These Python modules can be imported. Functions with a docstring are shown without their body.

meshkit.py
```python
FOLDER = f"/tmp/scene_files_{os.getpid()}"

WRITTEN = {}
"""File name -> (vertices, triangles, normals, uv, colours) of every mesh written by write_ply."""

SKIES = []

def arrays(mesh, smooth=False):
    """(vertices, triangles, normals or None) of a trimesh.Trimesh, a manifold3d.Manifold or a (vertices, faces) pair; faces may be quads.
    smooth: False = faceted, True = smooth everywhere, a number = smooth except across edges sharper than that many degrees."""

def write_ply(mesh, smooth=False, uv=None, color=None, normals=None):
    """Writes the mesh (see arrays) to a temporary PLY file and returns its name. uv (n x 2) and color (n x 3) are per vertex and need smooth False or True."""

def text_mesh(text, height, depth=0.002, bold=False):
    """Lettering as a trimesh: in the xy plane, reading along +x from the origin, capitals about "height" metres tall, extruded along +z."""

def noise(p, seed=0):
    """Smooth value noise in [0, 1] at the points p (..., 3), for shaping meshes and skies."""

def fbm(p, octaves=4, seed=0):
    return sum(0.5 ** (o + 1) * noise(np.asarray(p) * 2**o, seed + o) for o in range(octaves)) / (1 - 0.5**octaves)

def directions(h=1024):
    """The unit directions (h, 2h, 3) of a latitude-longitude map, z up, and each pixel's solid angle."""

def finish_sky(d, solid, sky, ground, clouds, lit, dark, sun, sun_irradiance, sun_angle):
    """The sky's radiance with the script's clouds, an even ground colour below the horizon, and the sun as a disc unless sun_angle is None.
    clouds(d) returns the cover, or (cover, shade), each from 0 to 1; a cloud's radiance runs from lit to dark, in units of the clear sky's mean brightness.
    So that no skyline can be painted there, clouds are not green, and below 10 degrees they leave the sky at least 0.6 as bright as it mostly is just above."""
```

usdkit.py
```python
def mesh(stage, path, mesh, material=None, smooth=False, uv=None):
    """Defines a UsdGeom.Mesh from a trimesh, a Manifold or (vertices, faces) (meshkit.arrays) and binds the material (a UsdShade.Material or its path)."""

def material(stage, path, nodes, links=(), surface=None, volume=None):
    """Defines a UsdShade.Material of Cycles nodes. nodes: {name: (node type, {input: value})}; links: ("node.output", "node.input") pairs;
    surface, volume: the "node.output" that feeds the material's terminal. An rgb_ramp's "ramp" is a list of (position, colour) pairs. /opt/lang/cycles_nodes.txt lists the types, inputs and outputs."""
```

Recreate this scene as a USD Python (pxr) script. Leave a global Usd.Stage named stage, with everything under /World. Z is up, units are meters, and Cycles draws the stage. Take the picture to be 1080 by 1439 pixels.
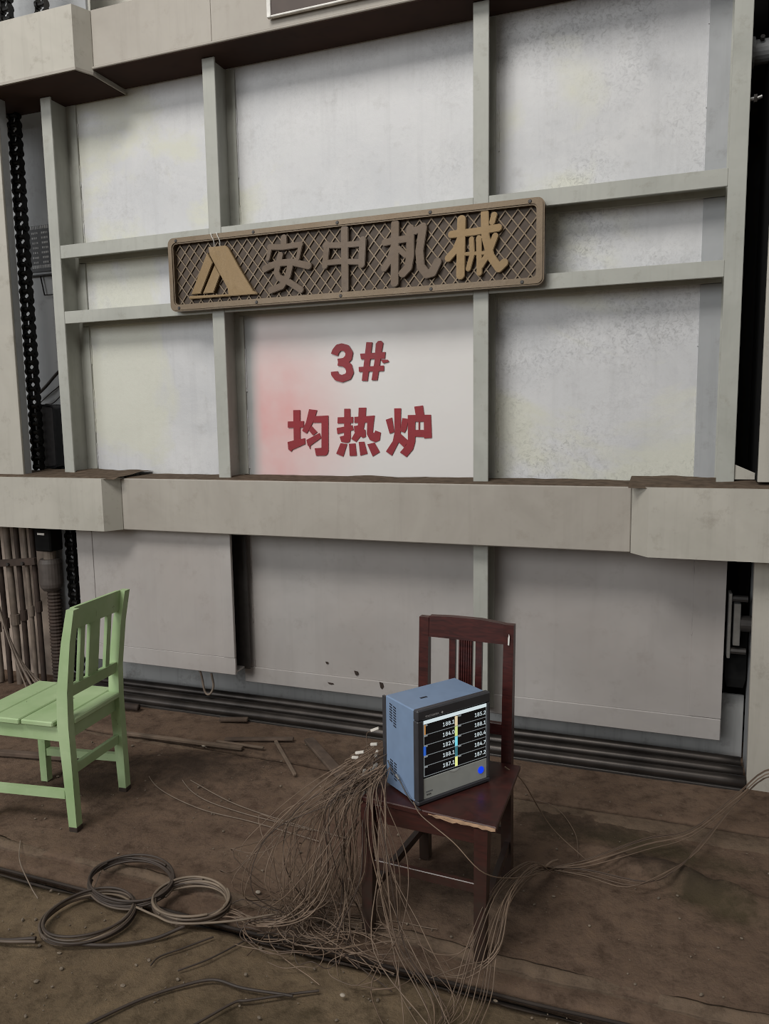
import math, random, numpy as np, trimesh, usdkit, meshkit
import manifold3d as m3
from pxr import Usd, UsdGeom, UsdLux, Gf
from shapely.geometry import Polygon, LineString, box as sbox, MultiPolygon
from shapely.ops import unary_union

stage = Usd.Stage.CreateInMemory()
UsdGeom.SetStageUpAxis(stage, 'Z'); UsdGeom.SetStageMetersPerUnit(stage, 1.0)
UsdGeom.Xform.Define(stage, '/World'); UsdGeom.Scope.Define(stage, '/World/Looks')
PI = math.pi
# ------------------------------------------------------------------ camera
EXPOSURE = 0.22
YAW, PITCH, ROLL, EYE, F_PX = math.radians(-20.3166), math.radians(-7.1044), math.radians(-0.85168), 1.55, 1063.6
fwd = np.array([math.sin(YAW)*math.cos(PITCH), math.cos(YAW)*math.cos(PITCH), math.sin(PITCH)])
rt = np.cross(fwd, [0, 0, 1]); rt /= np.linalg.norm(rt); up = np.cross(rt, fwd)
c_, s_ = math.cos(ROLL), math.sin(ROLL)
rt, up = c_*rt + s_*up, -s_*rt + c_*up
cam = UsdGeom.Camera.Define(stage, '/World/camera')
cam.AddTransformOp().Set(Gf.Matrix4d(*map(float, [*rt, 0, *up, 0, *(-fwd), 0, 0, 0, EYE, 1])))
cam.CreateHorizontalApertureAttr(36.0); cam.CreateVerticalApertureAttr(36.0*1439/1080)
cam.CreateFocalLengthAttr(36.0*F_PX/1080); cam.CreateExposureAttr(EXPOSURE)
# ------------------------------------------------------------------ light: high-bay hall lamps, the hall's daylight and an added frontal fill
dome = UsdLux.DomeLight.Define(stage, '/World/hall_daylight')
dome.CreateIntensityAttr(0.05); dome.CreateColorAttr(Gf.Vec3f(1.0, 0.985, 0.96))
def lamp(name, pos, aim, w, h, power, col=(1.0, 0.97, 0.92)):
    l = UsdLux.RectLight.Define(stage, '/World/' + name)
    z = np.array(pos, float) - np.array(aim, float); z /= np.linalg.norm(z)
    x = np.cross([0, 0, 1], z); x /= np.linalg.norm(x); y = np.cross(z, x)
    l.AddTransformOp().Set(Gf.Matrix4d(*map(float, [*x, 0, *y, 0, *z, 0, *pos, 1])))
    l.CreateWidthAttr(w); l.CreateHeightAttr(h); l.CreateIntensityAttr(power); l.CreateColorAttr(Gf.Vec3f(*col))
lamp('high_bay_lamp', (-3.3, -2.6, 6.8), (-1.4, 3.3, 2.6), 2.2, 1.4, 19.0)
lamp('high_bay_lamp_001', (-1.2, -2.4, 8.4), (-0.8, 3.3, 2.6), 2.4, 1.6, 13.0)
lamp('added_frontal_fill', (-6.0, -8.0, 4.6), (-1.4, 3.3, 1.6), 9.0, 4.0, 3.9, (.96, .985, 1.0))  # added fill panel behind the camera, out of view, to brighten the fronts

# ------------------------------------------------------------------ helpers
used = {}
def numbered(path):
    n = used.get(path, 0); used[path] = n + 1
    return path if n == 0 else f'{path}_{n:03d}'
def thing(name, label, cat, loc=(0, 0, 0), rotz=0, group=None):
    x = UsdGeom.Xform.Define(stage, numbered('/World/' + name))
    x.AddTranslateOp().Set(Gf.Vec3d(*map(float, loc)))
    if rotz: x.AddRotateZOp().Set(float(rotz))
    return tag(x.GetPrim(), label, cat, group)
def tag(p, label=None, cat=None, group=None, kind=None):
    for k, v in (('label', label), ('category', cat), ('group', group), ('kind', kind)):
        if v: p.SetCustomDataByKey(k, v)
    return p
def struct(name):
    x = UsdGeom.Xform.Define(stage, numbered('/World/' + name)).GetPrim()
    return tag(x, kind='structure')
def part(parent, name, mesh, mat, smooth=False, label=None, kind=None):
    path = numbered((str(parent.GetPath()) if parent else '/World') + '/' + name)
    if isinstance(mesh, list): mesh = trimesh.util.concatenate(mesh)
    p = usdkit.mesh(stage, path, mesh, mat, smooth=smooth).GetPrim()
    return tag(p, label=label, kind=kind)
def T(m):
    if hasattr(m, 'to_mesh'):
        k = m.to_mesh(); return trimesh.Trimesh(k.vert_properties[:, :3], k.tri_verts, process=False)
    return m
def bx(x0, x1, y0, y1, z0, z1, b=0.002):
    """a box with chamfered edges"""
    lo, hi = np.minimum([x0, y0, z0], [x1, y1, z1]), np.maximum([x0, y0, z0], [x1, y1, z1])
    b = min(b, 0.3*(hi - lo).min())
    if b <= 0: 
        m = trimesh.creation.box(hi - lo); m.apply_translation((lo + hi)/2); return m
    pts = []
    for sx in (0, 1):
        for sy in (0, 1):
            for sz in (0, 1):
                c = np.array([(lo, hi)[sx][0], (lo, hi)[sy][1], (lo, hi)[sz][2]]); d = b*np.array([1 - 2*sx, 1 - 2*sy, 1 - 2*sz])
                for k in range(3):
                    e = d.copy(); e[k] = 0; pts.append(c + e)
    return T(m3.Manifold.hull_points(np.array(pts)))
def hull(pts): return T(m3.Manifold.hull_points(np.array(pts, float)))
def bar(p, q, w, t, upv=(0, 0, 1), b=0.002):
    """a rectangular bar from p to q: w across, t along the up vector"""
    p, q = np.array(p, float), np.array(q, float); L = np.linalg.norm(q - p); z = (q - p)/L
    x = np.cross(upv, z); x /= np.linalg.norm(x); y = np.cross(z, x)
    m = bx(-w/2, w/2, -t/2, t/2, 0, L, b); M = np.eye(4); M[:3, 0], M[:3, 1], M[:3, 2], M[:3, 3] = x, y, z, p
    m.apply_transform(M); return m
def cyl(p, q, r, n=20, r2=None):
    p, q = np.array(p, float), np.array(q, float); z = q - p; L = np.linalg.norm(z); z /= L
    x = np.cross([0, 0, 1.0] if abs(z[2]) < .9 else [1.0, 0, 0], z); x /= np.linalg.norm(x); y = np.cross(z, x)
    a = np.arange(n)*2*PI/n; ring = np.cos(a)[:, None]*x + np.sin(a)[:, None]*y
    return hull(np.vstack([p + r*ring, q + (r if r2 is None else r2)*ring]))
def ext(poly, y0, y1, mapf=None):
    """a polygon in the wall's (x, z) plane, given depth from y0 (front) to y1"""
    ms = []
    for g in getattr(poly, 'geoms', [poly]):
        if g.area < 1e-9: continue
        m = trimesh.creation.extrude_polygon(g, abs(y1 - y0), engine='earcut')
        v = m.vertices.copy(); m.vertices = np.c_[v[:, 0], max(y0, y1) - v[:, 2], v[:, 1]]
        ms.append(m)
    return trimesh.util.concatenate(ms)
def tube(pts, r, sides=6, caps=True):
    p = np.asarray(pts, float); n = len(p); t = np.gradient(p, axis=0); t /= np.linalg.norm(t, axis=1, keepdims=True) + 1e-12
    a = np.cross(t[0], [0, 0, 1.0] if abs(t[0][2]) < .9 else [1.0, 0, 0]); a /= np.linalg.norm(a); A = [a]
    for i in range(1, n):
        a = A[-1] - t[i]*(A[-1] @ t[i]); A.append(a/(np.linalg.norm(a) + 1e-12))
    A = np.array(A); B = np.cross(t, A); g = np.arange(sides)*2*PI/sides
    r = np.broadcast_to(r, (n,))
    v = (p[:, None] + r[:, None, None]*(np.cos(g)[None, :, None]*A[:, None] + np.sin(g)[None, :, None]*B[:, None])).reshape(-1, 3)
    f = []
    for i in range(n - 1):
        for j in range(sides):
            a0, a1, b0, b1 = i*sides + j, i*sides + (j + 1) % sides, (i + 1)*sides + j, (i + 1)*sides + (j + 1) % sides
            f += [(a0, a1, b1), (a0, b1, b0)]
    if caps:
        k = len(v); v = np.vstack([v, p[0], p[-1]])
        for j in range(sides):
            f += [(k, (j + 1) % sides, j), (k + 1, (n - 1)*sides + j, (n - 1)*sides + (j + 1) % sides)]
    return trimesh.Trimesh(v, np.array(f), process=False)
def spline(P, n=24):
    """Catmull-Rom through the points"""
    P = np.array(P, float); Q = np.vstack([2*P[0] - P[1], P, 2*P[-1] - P[-2]]); out = []
    m = max(2, n//(len(P) - 1))
    for i in range(len(P) - 1):
        a, b, c, d = Q[i:i + 4]
        for t in np.linspace(0, 1, m, endpoint=False):
            out.append(.5*((2*b) + (c - a)*t + (2*a - 5*b + 4*c - d)*t*t + (3*b - a - 3*c + d)*t**3))
    return np.array(out + [P[-1]])
def lathe(prof, n=24):
    m = trimesh.creation.revolve(np.array(prof, float), sections=n); return m
def moved(m, loc=(0, 0, 0), rz=0):
    m = m.copy(); m.apply_transform(trimesh.transformations.rotation_matrix(math.radians(rz), [0, 0, 1])); m.apply_translation(loc); return m

# ------------------------------------------------------------------ materials
def mat(name, nodes, links, surface='p.BSDF'):
    return usdkit.material(stage, '/World/Looks/' + name, nodes, links, surface=surface)
def paint(name, c1, c2, rough=.45, metal=0.0, dirt=(.12, .10, .08), dirt_amt=.5, streak=.35, scale=1.0, bump=.25, spec=.4, spots=.0, extra=None):
    """worn paint: large mottling, vertical runs, fine grime"""
    n = {'g': ('geometry', {}), 
         'm1': ('mapping', {'scale': (1.3*scale, 1.3*scale, 1.3*scale)}), 'n1': ('noise_texture', {'scale': 1.6, 'detail': 7.0, 'roughness': .62, 'distortion': .6}),
         'r1': ('rgb_ramp', {'ramp': [(.32, (0, 0, 0)), (.68, (1, 1, 1))]}),
         'base': ('mix', {'color1': c1, 'color2': c2}),
         'm2': ('mapping', {'scale': (26*scale, 26*scale, 1.6*scale)}), 'n2': ('noise_texture', {'scale': 1.0, 'detail': 5.0, 'roughness': .6}),
         'r2': ('rgb_ramp', {'ramp': [(.52, (0, 0, 0)), (.80, (streak,)*3)]}),
         'st': ('mix', {'color2': tuple(.62*np.array(c1) + .2*np.array(dirt))}),
         'n3': ('noise_texture', {'scale': 9.0*scale, 'detail': 9.0, 'roughness': .72}),
         'r3': ('rgb_ramp', {'ramp': [(.55, (0, 0, 0)), (.78, (dirt_amt,)*3)]}),
         'di': ('mix', {'color2': dirt}),
         'n4': ('noise_texture', {'scale': 70.0, 'detail': 4.0}), 
         'bp': ('bump', {'strength': bump, 'distance': .004}),
         'rr': ('map_range', {'from_min': 0.3, 'from_max': .7, 'to_min': rough - .08, 'to_max': rough + .12}),
         'p': ('principled_bsdf', {'metallic': metal, 'specular_ior_level': spec})}
    l = [('g.position', 'm1.vector'), ('m1.vector', 'n1.vector'), ('n1.fac', 'r1.fac'), ('r1.color', 'base.fac'),
         ('g.position', 'm2.vector'), ('m2.vector', 'n2.vector'), ('n2.fac', 'r2.fac'), ('r2.color', 'st.fac'), ('base.color', 'st.color1'),
         ('g.position', 'n3.vector'), ('n3.fac', 'r3.fac'), ('r3.color', 'di.fac'), ('st.color', 'di.color1'),
         ('g.position', 'n4.vector'), ('n3.fac', 'bp.height'), ('bp.normal', 'p.normal'), ('n1.fac', 'rr.value'), ('rr.result', 'p.roughness')]
    last = 'di.color'
    if extra: last = extra(n, l, last)
    l.append((last, 'p.base_color'))
    return mat(name, n, l)
def plain(name, c, rough=.5, metal=0.0, spec=.5, var=.15, scale=30.0, emit=0):
    c = np.array(c, float)
    n = {'t': ('texture_coordinate', {}), 'n': ('noise_texture', {'scale': scale, 'detail': 5.0}), 'r': ('rgb_ramp', {'ramp': [(.3, tuple(c*(1 - var))), (.7, tuple(np.minimum(c*(1 + var), 1)))]}),
         'p': ('principled_bsdf', {'roughness': rough, 'metallic': metal, 'specular_ior_level': spec})}
    l = [('t.object', 'n.vector'), ('n.fac', 'r.fac'), ('r.color', 'p.base_color')]
    if emit: n['p'][1]['emission_strength'] = emit; l.append(('r.color', 'p.emission_color'))
    return mat(name, n, l)

def flaking(n, l, last):
    """cream touch-up patches and a coarse flaked texture that comes and goes over the sheets"""
    n['cn'] = ('noise_texture', {'scale': 1.05, 'detail': 6.0, 'roughness': .6, 'distortion': .5}); n['cr'] = ('rgb_ramp', {'ramp': [(.53, (0, 0, 0)), (.60, (.75,)*3)]}); n['cm'] = ('mix', {'color2': (.62, .62, .52)})
    n['fk'] = ('noise_texture', {'scale': 48.0, 'detail': 6.0, 'roughness': .75, 'distortion': 1.2}); n['fr'] = ('rgb_ramp', {'ramp': [(.36, (.50,)*3), (.50, (1,)*3), (.66, (1.16,)*3)]})
    n['fm'] = ('noise_texture', {'scale': 2.3, 'detail': 5.0}); n['fmr'] = ('rgb_ramp', {'ramp': [(.44, (.06,)*3), (.62, (.62,)*3)]}); n['fx'] = ('mix', {'mix_type': 'multiply'}); n['px'] = ('separate_xyz', {}); n['pr'] = ('map_range', {'from_min': -1.1, 'from_max': -.5, 'to_min': .30, 'to_max': 1.0, 'clamp': True}); n['pf'] = ('math', {'math_type': 'multiply'}); n['bw'] = ('rgb_to_bw', {})
    l += [('g.position', 'cn.vector'), ('cn.fac', 'cr.fac'), ('cr.color', 'cm.fac'), (last, 'cm.color1'), ('g.position', 'fk.vector'), ('fk.fac', 'fr.fac'), ('g.position', 'fm.vector'), ('fm.fac', 'fmr.fac'), ('g.position', 'px.vector'), ('px.x', 'pr.value'), ('fmr.color', 'bw.color'), ('bw.val', 'pf.value1'), ('pr.result', 'pf.value2'), ('pf.value', 'fx.fac'), ('cm.color', 'fx.color1'), ('fr.color', 'fx.color2')]
    return 'fx.color'
PANEL = paint('panel_paint', (.53, .535, .55), (.66, .66, .665), rough=.4, dirt=(.36, .35, .34), dirt_amt=.55, streak=.28, bump=.45, extra=flaking)
RIB = paint('rib_paint', (.355, .36, .325), (.44, .445, .405), rough=.5, dirt=(.22, .20, .16), dirt_amt=.55, streak=.25, scale=1.6)
BEAM = paint('beam_paint', (.345, .315, .275), (.425, .395, .35), rough=.55, dirt=(.25, .21, .17), dirt_amt=.5, streak=.3)
def dusty(n, l, last):
    """brown dust clinging to the lower door, a stain fixed to the steel"""
    n['dn'] = ('noise_texture', {'scale': 1.3, 'detail': 4.0}); n['dr'] = ('rgb_ramp', {'ramp': [(.35, (.12,)*3), (.7, (.5,)*3)]})
    n['dm'] = ('mix', {'color2': (.36, .31, .28)})
    l += [('g.position', 'dn.vector'), ('dn.fac', 'dr.fac'), ('dr.color', 'dm.fac'), (last, 'dm.color1')]
    return 'dm.color'
LOWPANEL = paint('lower_panel_paint', (.40, .385, .375), (.48, .46, .445), rough=.5, dirt=(.24, .21, .19), dirt_amt=.5, streak=.25, extra=dusty)
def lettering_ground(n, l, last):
    """the white painted field of the lettering with its bare grey margin and a pink tint fading out from its left side"""
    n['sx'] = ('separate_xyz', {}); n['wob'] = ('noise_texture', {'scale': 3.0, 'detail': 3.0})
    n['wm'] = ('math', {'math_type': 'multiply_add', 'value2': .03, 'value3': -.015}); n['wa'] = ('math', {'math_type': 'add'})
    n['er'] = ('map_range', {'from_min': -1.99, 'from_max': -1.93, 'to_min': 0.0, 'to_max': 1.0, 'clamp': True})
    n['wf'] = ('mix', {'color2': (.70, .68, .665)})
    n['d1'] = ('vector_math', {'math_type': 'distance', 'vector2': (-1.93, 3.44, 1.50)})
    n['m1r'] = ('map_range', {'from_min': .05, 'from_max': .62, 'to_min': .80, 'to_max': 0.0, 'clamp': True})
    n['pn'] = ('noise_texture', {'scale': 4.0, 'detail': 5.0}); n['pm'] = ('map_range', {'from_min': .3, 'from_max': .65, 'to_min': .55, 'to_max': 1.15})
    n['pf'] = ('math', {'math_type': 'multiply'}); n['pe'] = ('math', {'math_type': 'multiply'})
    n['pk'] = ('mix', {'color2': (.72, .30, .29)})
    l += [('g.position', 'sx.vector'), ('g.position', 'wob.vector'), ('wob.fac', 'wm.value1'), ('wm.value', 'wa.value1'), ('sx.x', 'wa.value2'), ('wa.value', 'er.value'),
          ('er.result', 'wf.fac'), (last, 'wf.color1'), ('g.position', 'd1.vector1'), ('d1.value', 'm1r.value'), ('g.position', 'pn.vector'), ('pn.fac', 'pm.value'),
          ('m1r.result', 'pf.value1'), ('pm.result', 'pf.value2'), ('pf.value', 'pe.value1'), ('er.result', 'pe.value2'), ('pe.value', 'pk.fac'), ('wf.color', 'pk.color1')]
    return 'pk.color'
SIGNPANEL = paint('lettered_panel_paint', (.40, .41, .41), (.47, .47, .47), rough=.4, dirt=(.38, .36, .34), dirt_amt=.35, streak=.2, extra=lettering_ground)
RED = paint('red_stencil_paint', (.235, .012, .02), (.30, .022, .032), rough=.5, dirt=(.14, .01, .015), dirt_amt=.4, streak=.2, scale=4)
PILLAR = paint('pillar_paint', (.42, .40, .35), (.50, .475, .42), rough=.55, dirt=(.20, .17, .13), dirt_amt=.6, streak=.35)
BACKPLATE = paint('backing_plate_paint', (.33, .34, .35), (.40, .41, .42), rough=.45, dirt=(.15, .14, .13), dirt_amt=.5)
SILL = paint('sill_paint', (.36, .36, .36), (.42, .42, .41), rough=.5, dirt=(.08, .07, .06), dirt_amt=.7, streak=.7)
CREAM = paint('cream_wall_paint', (.66, .64, .57), (.72, .70, .63), rough=.7, streak=.1, dirt_amt=.2)
BRONZE = paint('bronze_dark', (.088, .062, .042), (.125, .09, .062), rough=.42, metal=.35, dirt=(.05, .035, .025), dirt_amt=.6, streak=.1, scale=3)
BRONZEHI = paint('bronze_frame', (.118, .086, .055), (.162, .118, .076), rough=.38, metal=.45, dirt=(.09, .065, .04), dirt_amt=.5, streak=.1, scale=3)
BRASS = paint('worn_gilding', (.155, .103, .050), (.21, .14, .068), rough=.4, metal=.5, dirt=(.13, .09, .05), dirt_amt=.5, streak=.1, scale=3)
RECESS = plain('bronze_recess', (.066, .046, .032), rough=.6, metal=.2)
BLACKSTEEL = plain('greasy_black_steel', (.018, .017, .016), rough=.35, metal=.5, spec=.5)
DARKSTEEL = plain('dark_steel', (.05, .045, .042), rough=.45, metal=.3)
BLACKSHADE = plain('black_and_shade_steel', (.012, .012, .012), rough=.9, spec=.1)  # near black for black fittings; also the right slot's shade put into colour
RAILSTEEL = plain('worn_rail_steel', (.045, .038, .034), rough=.38, metal=.6, var=.4, scale=8)
RUST = plain('rusty_pipe', (.042, .027, .020), rough=.8, var=.4, scale=12)
PALEPIPE = plain('pale_dusty_pipe', (.165, .13, .103), rough=.7, var=.35, scale=12)
DUST = plain('brown_dust', (.115, .085, .062), rough=.95, spec=.1, var=.3, scale=25)
UNDER = paint('rusty_shaded_underside', (.035, .022, .018), (.065, .038, .030), rough=.85, dirt=(.02, .015, .012), dirt_amt=.5, streak=.1, spec=.15)  # rust brown, coloured extra dark to deepen the shade under the beam
WHITE = plain('white_chip', (.72, .70, .66), rough=.5)
JUN = [[(-1.7504, 1.5931), (-1.7151, 1.5932), (-1.7183, 1.4388), (-1.7524, 1.4369)], [(-1.7825, 1.5371), (-1.6962, 1.538), (-1.6971, 1.5089), (-1.7835, 1.5082)], [(-1.7869, 1.4342), (-1.75, 1.4429), (-1.6923, 1.4525), (-1.6909, 1.4261), (-1.7649, 1.3971), (-1.7697, 1.3879), (-1.7849, 1.3991)], [(-1.6626, 1.5962), (-1.6219, 1.5909), (-1.6276, 1.5754), (-1.637, 1.5482), (-1.653, 1.5211), (-1.6805, 1.4789), (-1.7034, 1.4921), (-1.681, 1.5331)], [(-1.6301, 1.5618), (-1.5612, 1.5635), (-1.5649, 1.3914), (-1.5705, 1.3757), (-1.5814, 1.3686), (-1.6313, 1.3676), (-1.6369, 1.4023), (-1.5999, 1.4051), (-1.5964, 1.5321), (-1.6418, 1.5319), (-1.6326, 1.5521)], [(-1.6533, 1.5132), (-1.6237, 1.4836), (-1.6458, 1.4692), (-1.6669, 1.4937)], [(-1.6815, 1.4446), (-1.6109, 1.4776), (-1.6028, 1.4561), (-1.6626, 1.4181), (-1.664, 1.4011), (-1.6693, 1.415), (-1.6757, 1.4189)]]
RE = [[(-1.4727, 1.5952), (-1.4434, 1.5947), (-1.444, 1.4534), (-1.4498, 1.436), (-1.4647, 1.431), (-1.492, 1.4361), (-1.4999, 1.4594), (-1.4765, 1.4651)], [(-1.5083, 1.5542), (-1.4292, 1.5551), (-1.4298, 1.5282), (-1.5098, 1.5265)], [(-1.5146, 1.5022), (-1.4334, 1.5149), (-1.4276, 1.4937), (-1.5123, 1.475)], [(-1.3963, 1.5984), (-1.3599, 1.5985), (-1.3642, 1.5446), (-1.3733, 1.5028), (-1.3928, 1.4608), (-1.4142, 1.4359), (-1.4377, 1.4495), (-1.4131, 1.4878), (-1.402, 1.5184), (-1.3993, 1.5527)], [(-1.4965, 1.4272), (-1.464, 1.4233), (-1.4852, 1.3642), (-1.5202, 1.3777)], [(-1.4513, 1.4244), (-1.4194, 1.4263), (-1.4135, 1.3683), (-1.4484, 1.3674)], [(-1.42, 1.5549), (-1.3168, 1.5599), (-1.3214, 1.5289), (-1.3276, 1.4795), (-1.3182, 1.4756), (-1.3119, 1.4878), (-1.2867, 1.4785), (-1.2922, 1.4431), (-1.3149, 1.4337), (-1.3414, 1.4452), (-1.3561, 1.4721), (-1.353, 1.5293), (-1.4206, 1.5281)], [(-1.423, 1.5109), (-1.4063, 1.5127), (-1.3653, 1.4912), (-1.3638, 1.4606), (-1.3784, 1.455), (-1.4215, 1.484)], [(-1.3996, 1.4332), (-1.3726, 1.4346), (-1.3571, 1.3781), (-1.3926, 1.3692)], [(-1.3542, 1.4223), (-1.319, 1.4299), (-1.2931, 1.3859), (-1.3284, 1.3655)]]
LU = [[(-1.2573, 1.5394), (-1.2278, 1.5485), (-1.2166, 1.4825), (-1.2389, 1.4751)], [(-1.2139, 1.5921), (-1.182, 1.5923), (-1.1858, 1.4785), (-1.1932, 1.4371), (-1.2303, 1.3697), (-1.2584, 1.3886), (-1.2233, 1.4372), (-1.2126, 1.4825)], [(-1.1738, 1.5459), (-1.1461, 1.5417), (-1.1545, 1.497), (-1.1647, 1.4783), (-1.1845, 1.486)], [(-1.1887, 1.4748), (-1.1473, 1.4388), (-1.1675, 1.4088), (-1.1952, 1.4352)], [(-1.1131, 1.5988), (-1.0728, 1.6029), (-1.0666, 1.561), (-1.0694, 1.5481), (-1.1065, 1.5579)], [(-1.1459, 1.5596), (-1.0344, 1.5594), (-1.0334, 1.5299), (-1.1127, 1.5301)], [(-1.0666, 1.5599), (-1.034, 1.5594), (-1.0301, 1.4533), (-1.0663, 1.4516)], [(-1.1131, 1.4892), (-1.0641, 1.4888), (-1.0643, 1.4572), (-1.1134, 1.46)], [(-1.1459, 1.5596), (-1.1112, 1.558), (-1.1124, 1.4368), (-1.1239, 1.3993), (-1.1561, 1.3635), (-1.187, 1.3842), (-1.1555, 1.4182), (-1.1464, 1.4445)], [(-1.093, 1.5318), (-1.0887, 1.5317), (-1.0891, 1.4875), (-1.0934, 1.4875)]]
THREE = [[(-1.4884, 1.8751), (-1.4798, 1.8767), (-1.4673, 1.8729), (-1.4594, 1.8605), (-1.4621, 1.8491), (-1.4735, 1.8394), (-1.5026, 1.8362), (-1.5001, 1.8209), (-1.5032, 1.8057), (-1.4769, 1.8009), (-1.4625, 1.7904), (-1.4577, 1.7733), (-1.4626, 1.7641), (-1.4827, 1.7584), (-1.4967, 1.7628), (-1.5034, 1.771), (-1.5039, 1.7769), (-1.5393, 1.7749), (-1.5382, 1.7629), (-1.5367, 1.7586), (-1.5194, 1.7374), (-1.5131, 1.7341), (-1.4827, 1.7255), (-1.4772, 1.7262), (-1.4397, 1.7378), (-1.4349, 1.7425), (-1.4227, 1.7657), (-1.4219, 1.7734), (-1.4305, 1.8043), (-1.4349, 1.8106), (-1.4459, 1.8187), (-1.4327, 1.8301), (-1.43, 1.8341), (-1.4235, 1.8626), (-1.4259, 1.8705), (-1.4436, 1.897), (-1.4504, 1.9008), (-1.4794, 1.909), (-1.504, 1.9047), (-1.5098, 1.9019), (-1.5283, 1.8818), (-1.5361, 1.8642), (-1.5029, 1.8523), (-1.4978, 1.8646)]]
HSH = [[(-1.3505, 1.9084), (-1.3226, 1.9064), (-1.3501, 1.7277), (-1.3772, 1.7296)], [(-1.3024, 1.8993), (-1.2911, 1.9107), (-1.2764, 1.911), (-1.2674, 1.9011), (-1.2733, 1.8743), (-1.2997, 1.7296), (-1.3269, 1.7305), (-1.3092, 1.8249)], [(-1.3833, 1.8553), (-1.257, 1.8584), (-1.2601, 1.8298), (-1.38, 1.8318)], [(-1.3921, 1.7932), (-1.2654, 1.7954), (-1.2658, 1.7722), (-1.3914, 1.7725)], [(-1.2778, 1.8237), (-1.2448, 1.8217), (-1.2394, 1.8137), (-1.267, 1.808)]]
AN = [((0.028), [(-1.6795, 2.3804), (-1.6799, 2.3461)]), ((0.0224), [(-1.7544, 2.347), (-1.6854, 2.3408), (-1.5951, 2.3442)]), ((0.0187), [(-1.7499, 2.3485), (-1.7654, 2.2958)]), ((0.0179), [(-1.5937, 2.346), (-1.6101, 2.2848)]), ((0.0269), [(-1.783, 2.2508), (-1.7463, 2.2633), (-1.7056, 2.2716), (-1.6391, 2.27), (-1.5568, 2.2461)]), ((0.0254), [(-1.7, 2.3057), (-1.7228, 2.2305), (-1.7125, 2.2065), (-1.6555, 2.1791), (-1.5993, 2.1424)]), ((0.0269), [(-1.6482, 2.2631), (-1.6633, 2.2105), (-1.696, 2.1666), (-1.7551, 2.1514)])]
ZHONG = [((0.0254), [(-1.4615, 2.3327), (-1.4746, 2.24)]), ((0.0224), [(-1.4701, 2.3297), (-1.3984, 2.3233), (-1.2947, 2.3214)]), ((0.028), [(-1.287, 2.3354), (-1.2944, 2.2328)]), ((0.0216), [(-1.4679, 2.2526), (-1.4001, 2.2526), (-1.2922, 2.2419)]), ((0.0306), [(-1.3738, 2.3913), (-1.3769, 2.1309)])]
JI = [((0.0317), [(-1.1336, 2.3909), (-1.1391, 2.1409)]), ((0.0261), [(-1.1826, 2.316), (-1.1307, 2.3204), (-1.0793, 2.3228)]), ((0.0269), [(-1.1368, 2.3046), (-1.1597, 2.2412), (-1.1864, 2.2069)]), ((0.0216), [(-1.1212, 2.2852), (-1.086, 2.2532)]), ((0.0317), [(-1.0639, 2.3626), (-1.0652, 2.2514), (-1.0748, 2.2016), (-1.1008, 2.1782)]), ((0.0261), [(-1.0671, 2.3593), (-1.0399, 2.3514), (-1.0048, 2.3676)]), ((0.0317), [(-1.0068, 2.3607), (-1.0232, 2.2658), (-1.018, 2.2007), (-0.9911, 2.1661), (-0.964, 2.1712), (-0.9426, 2.2125)])]
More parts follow.
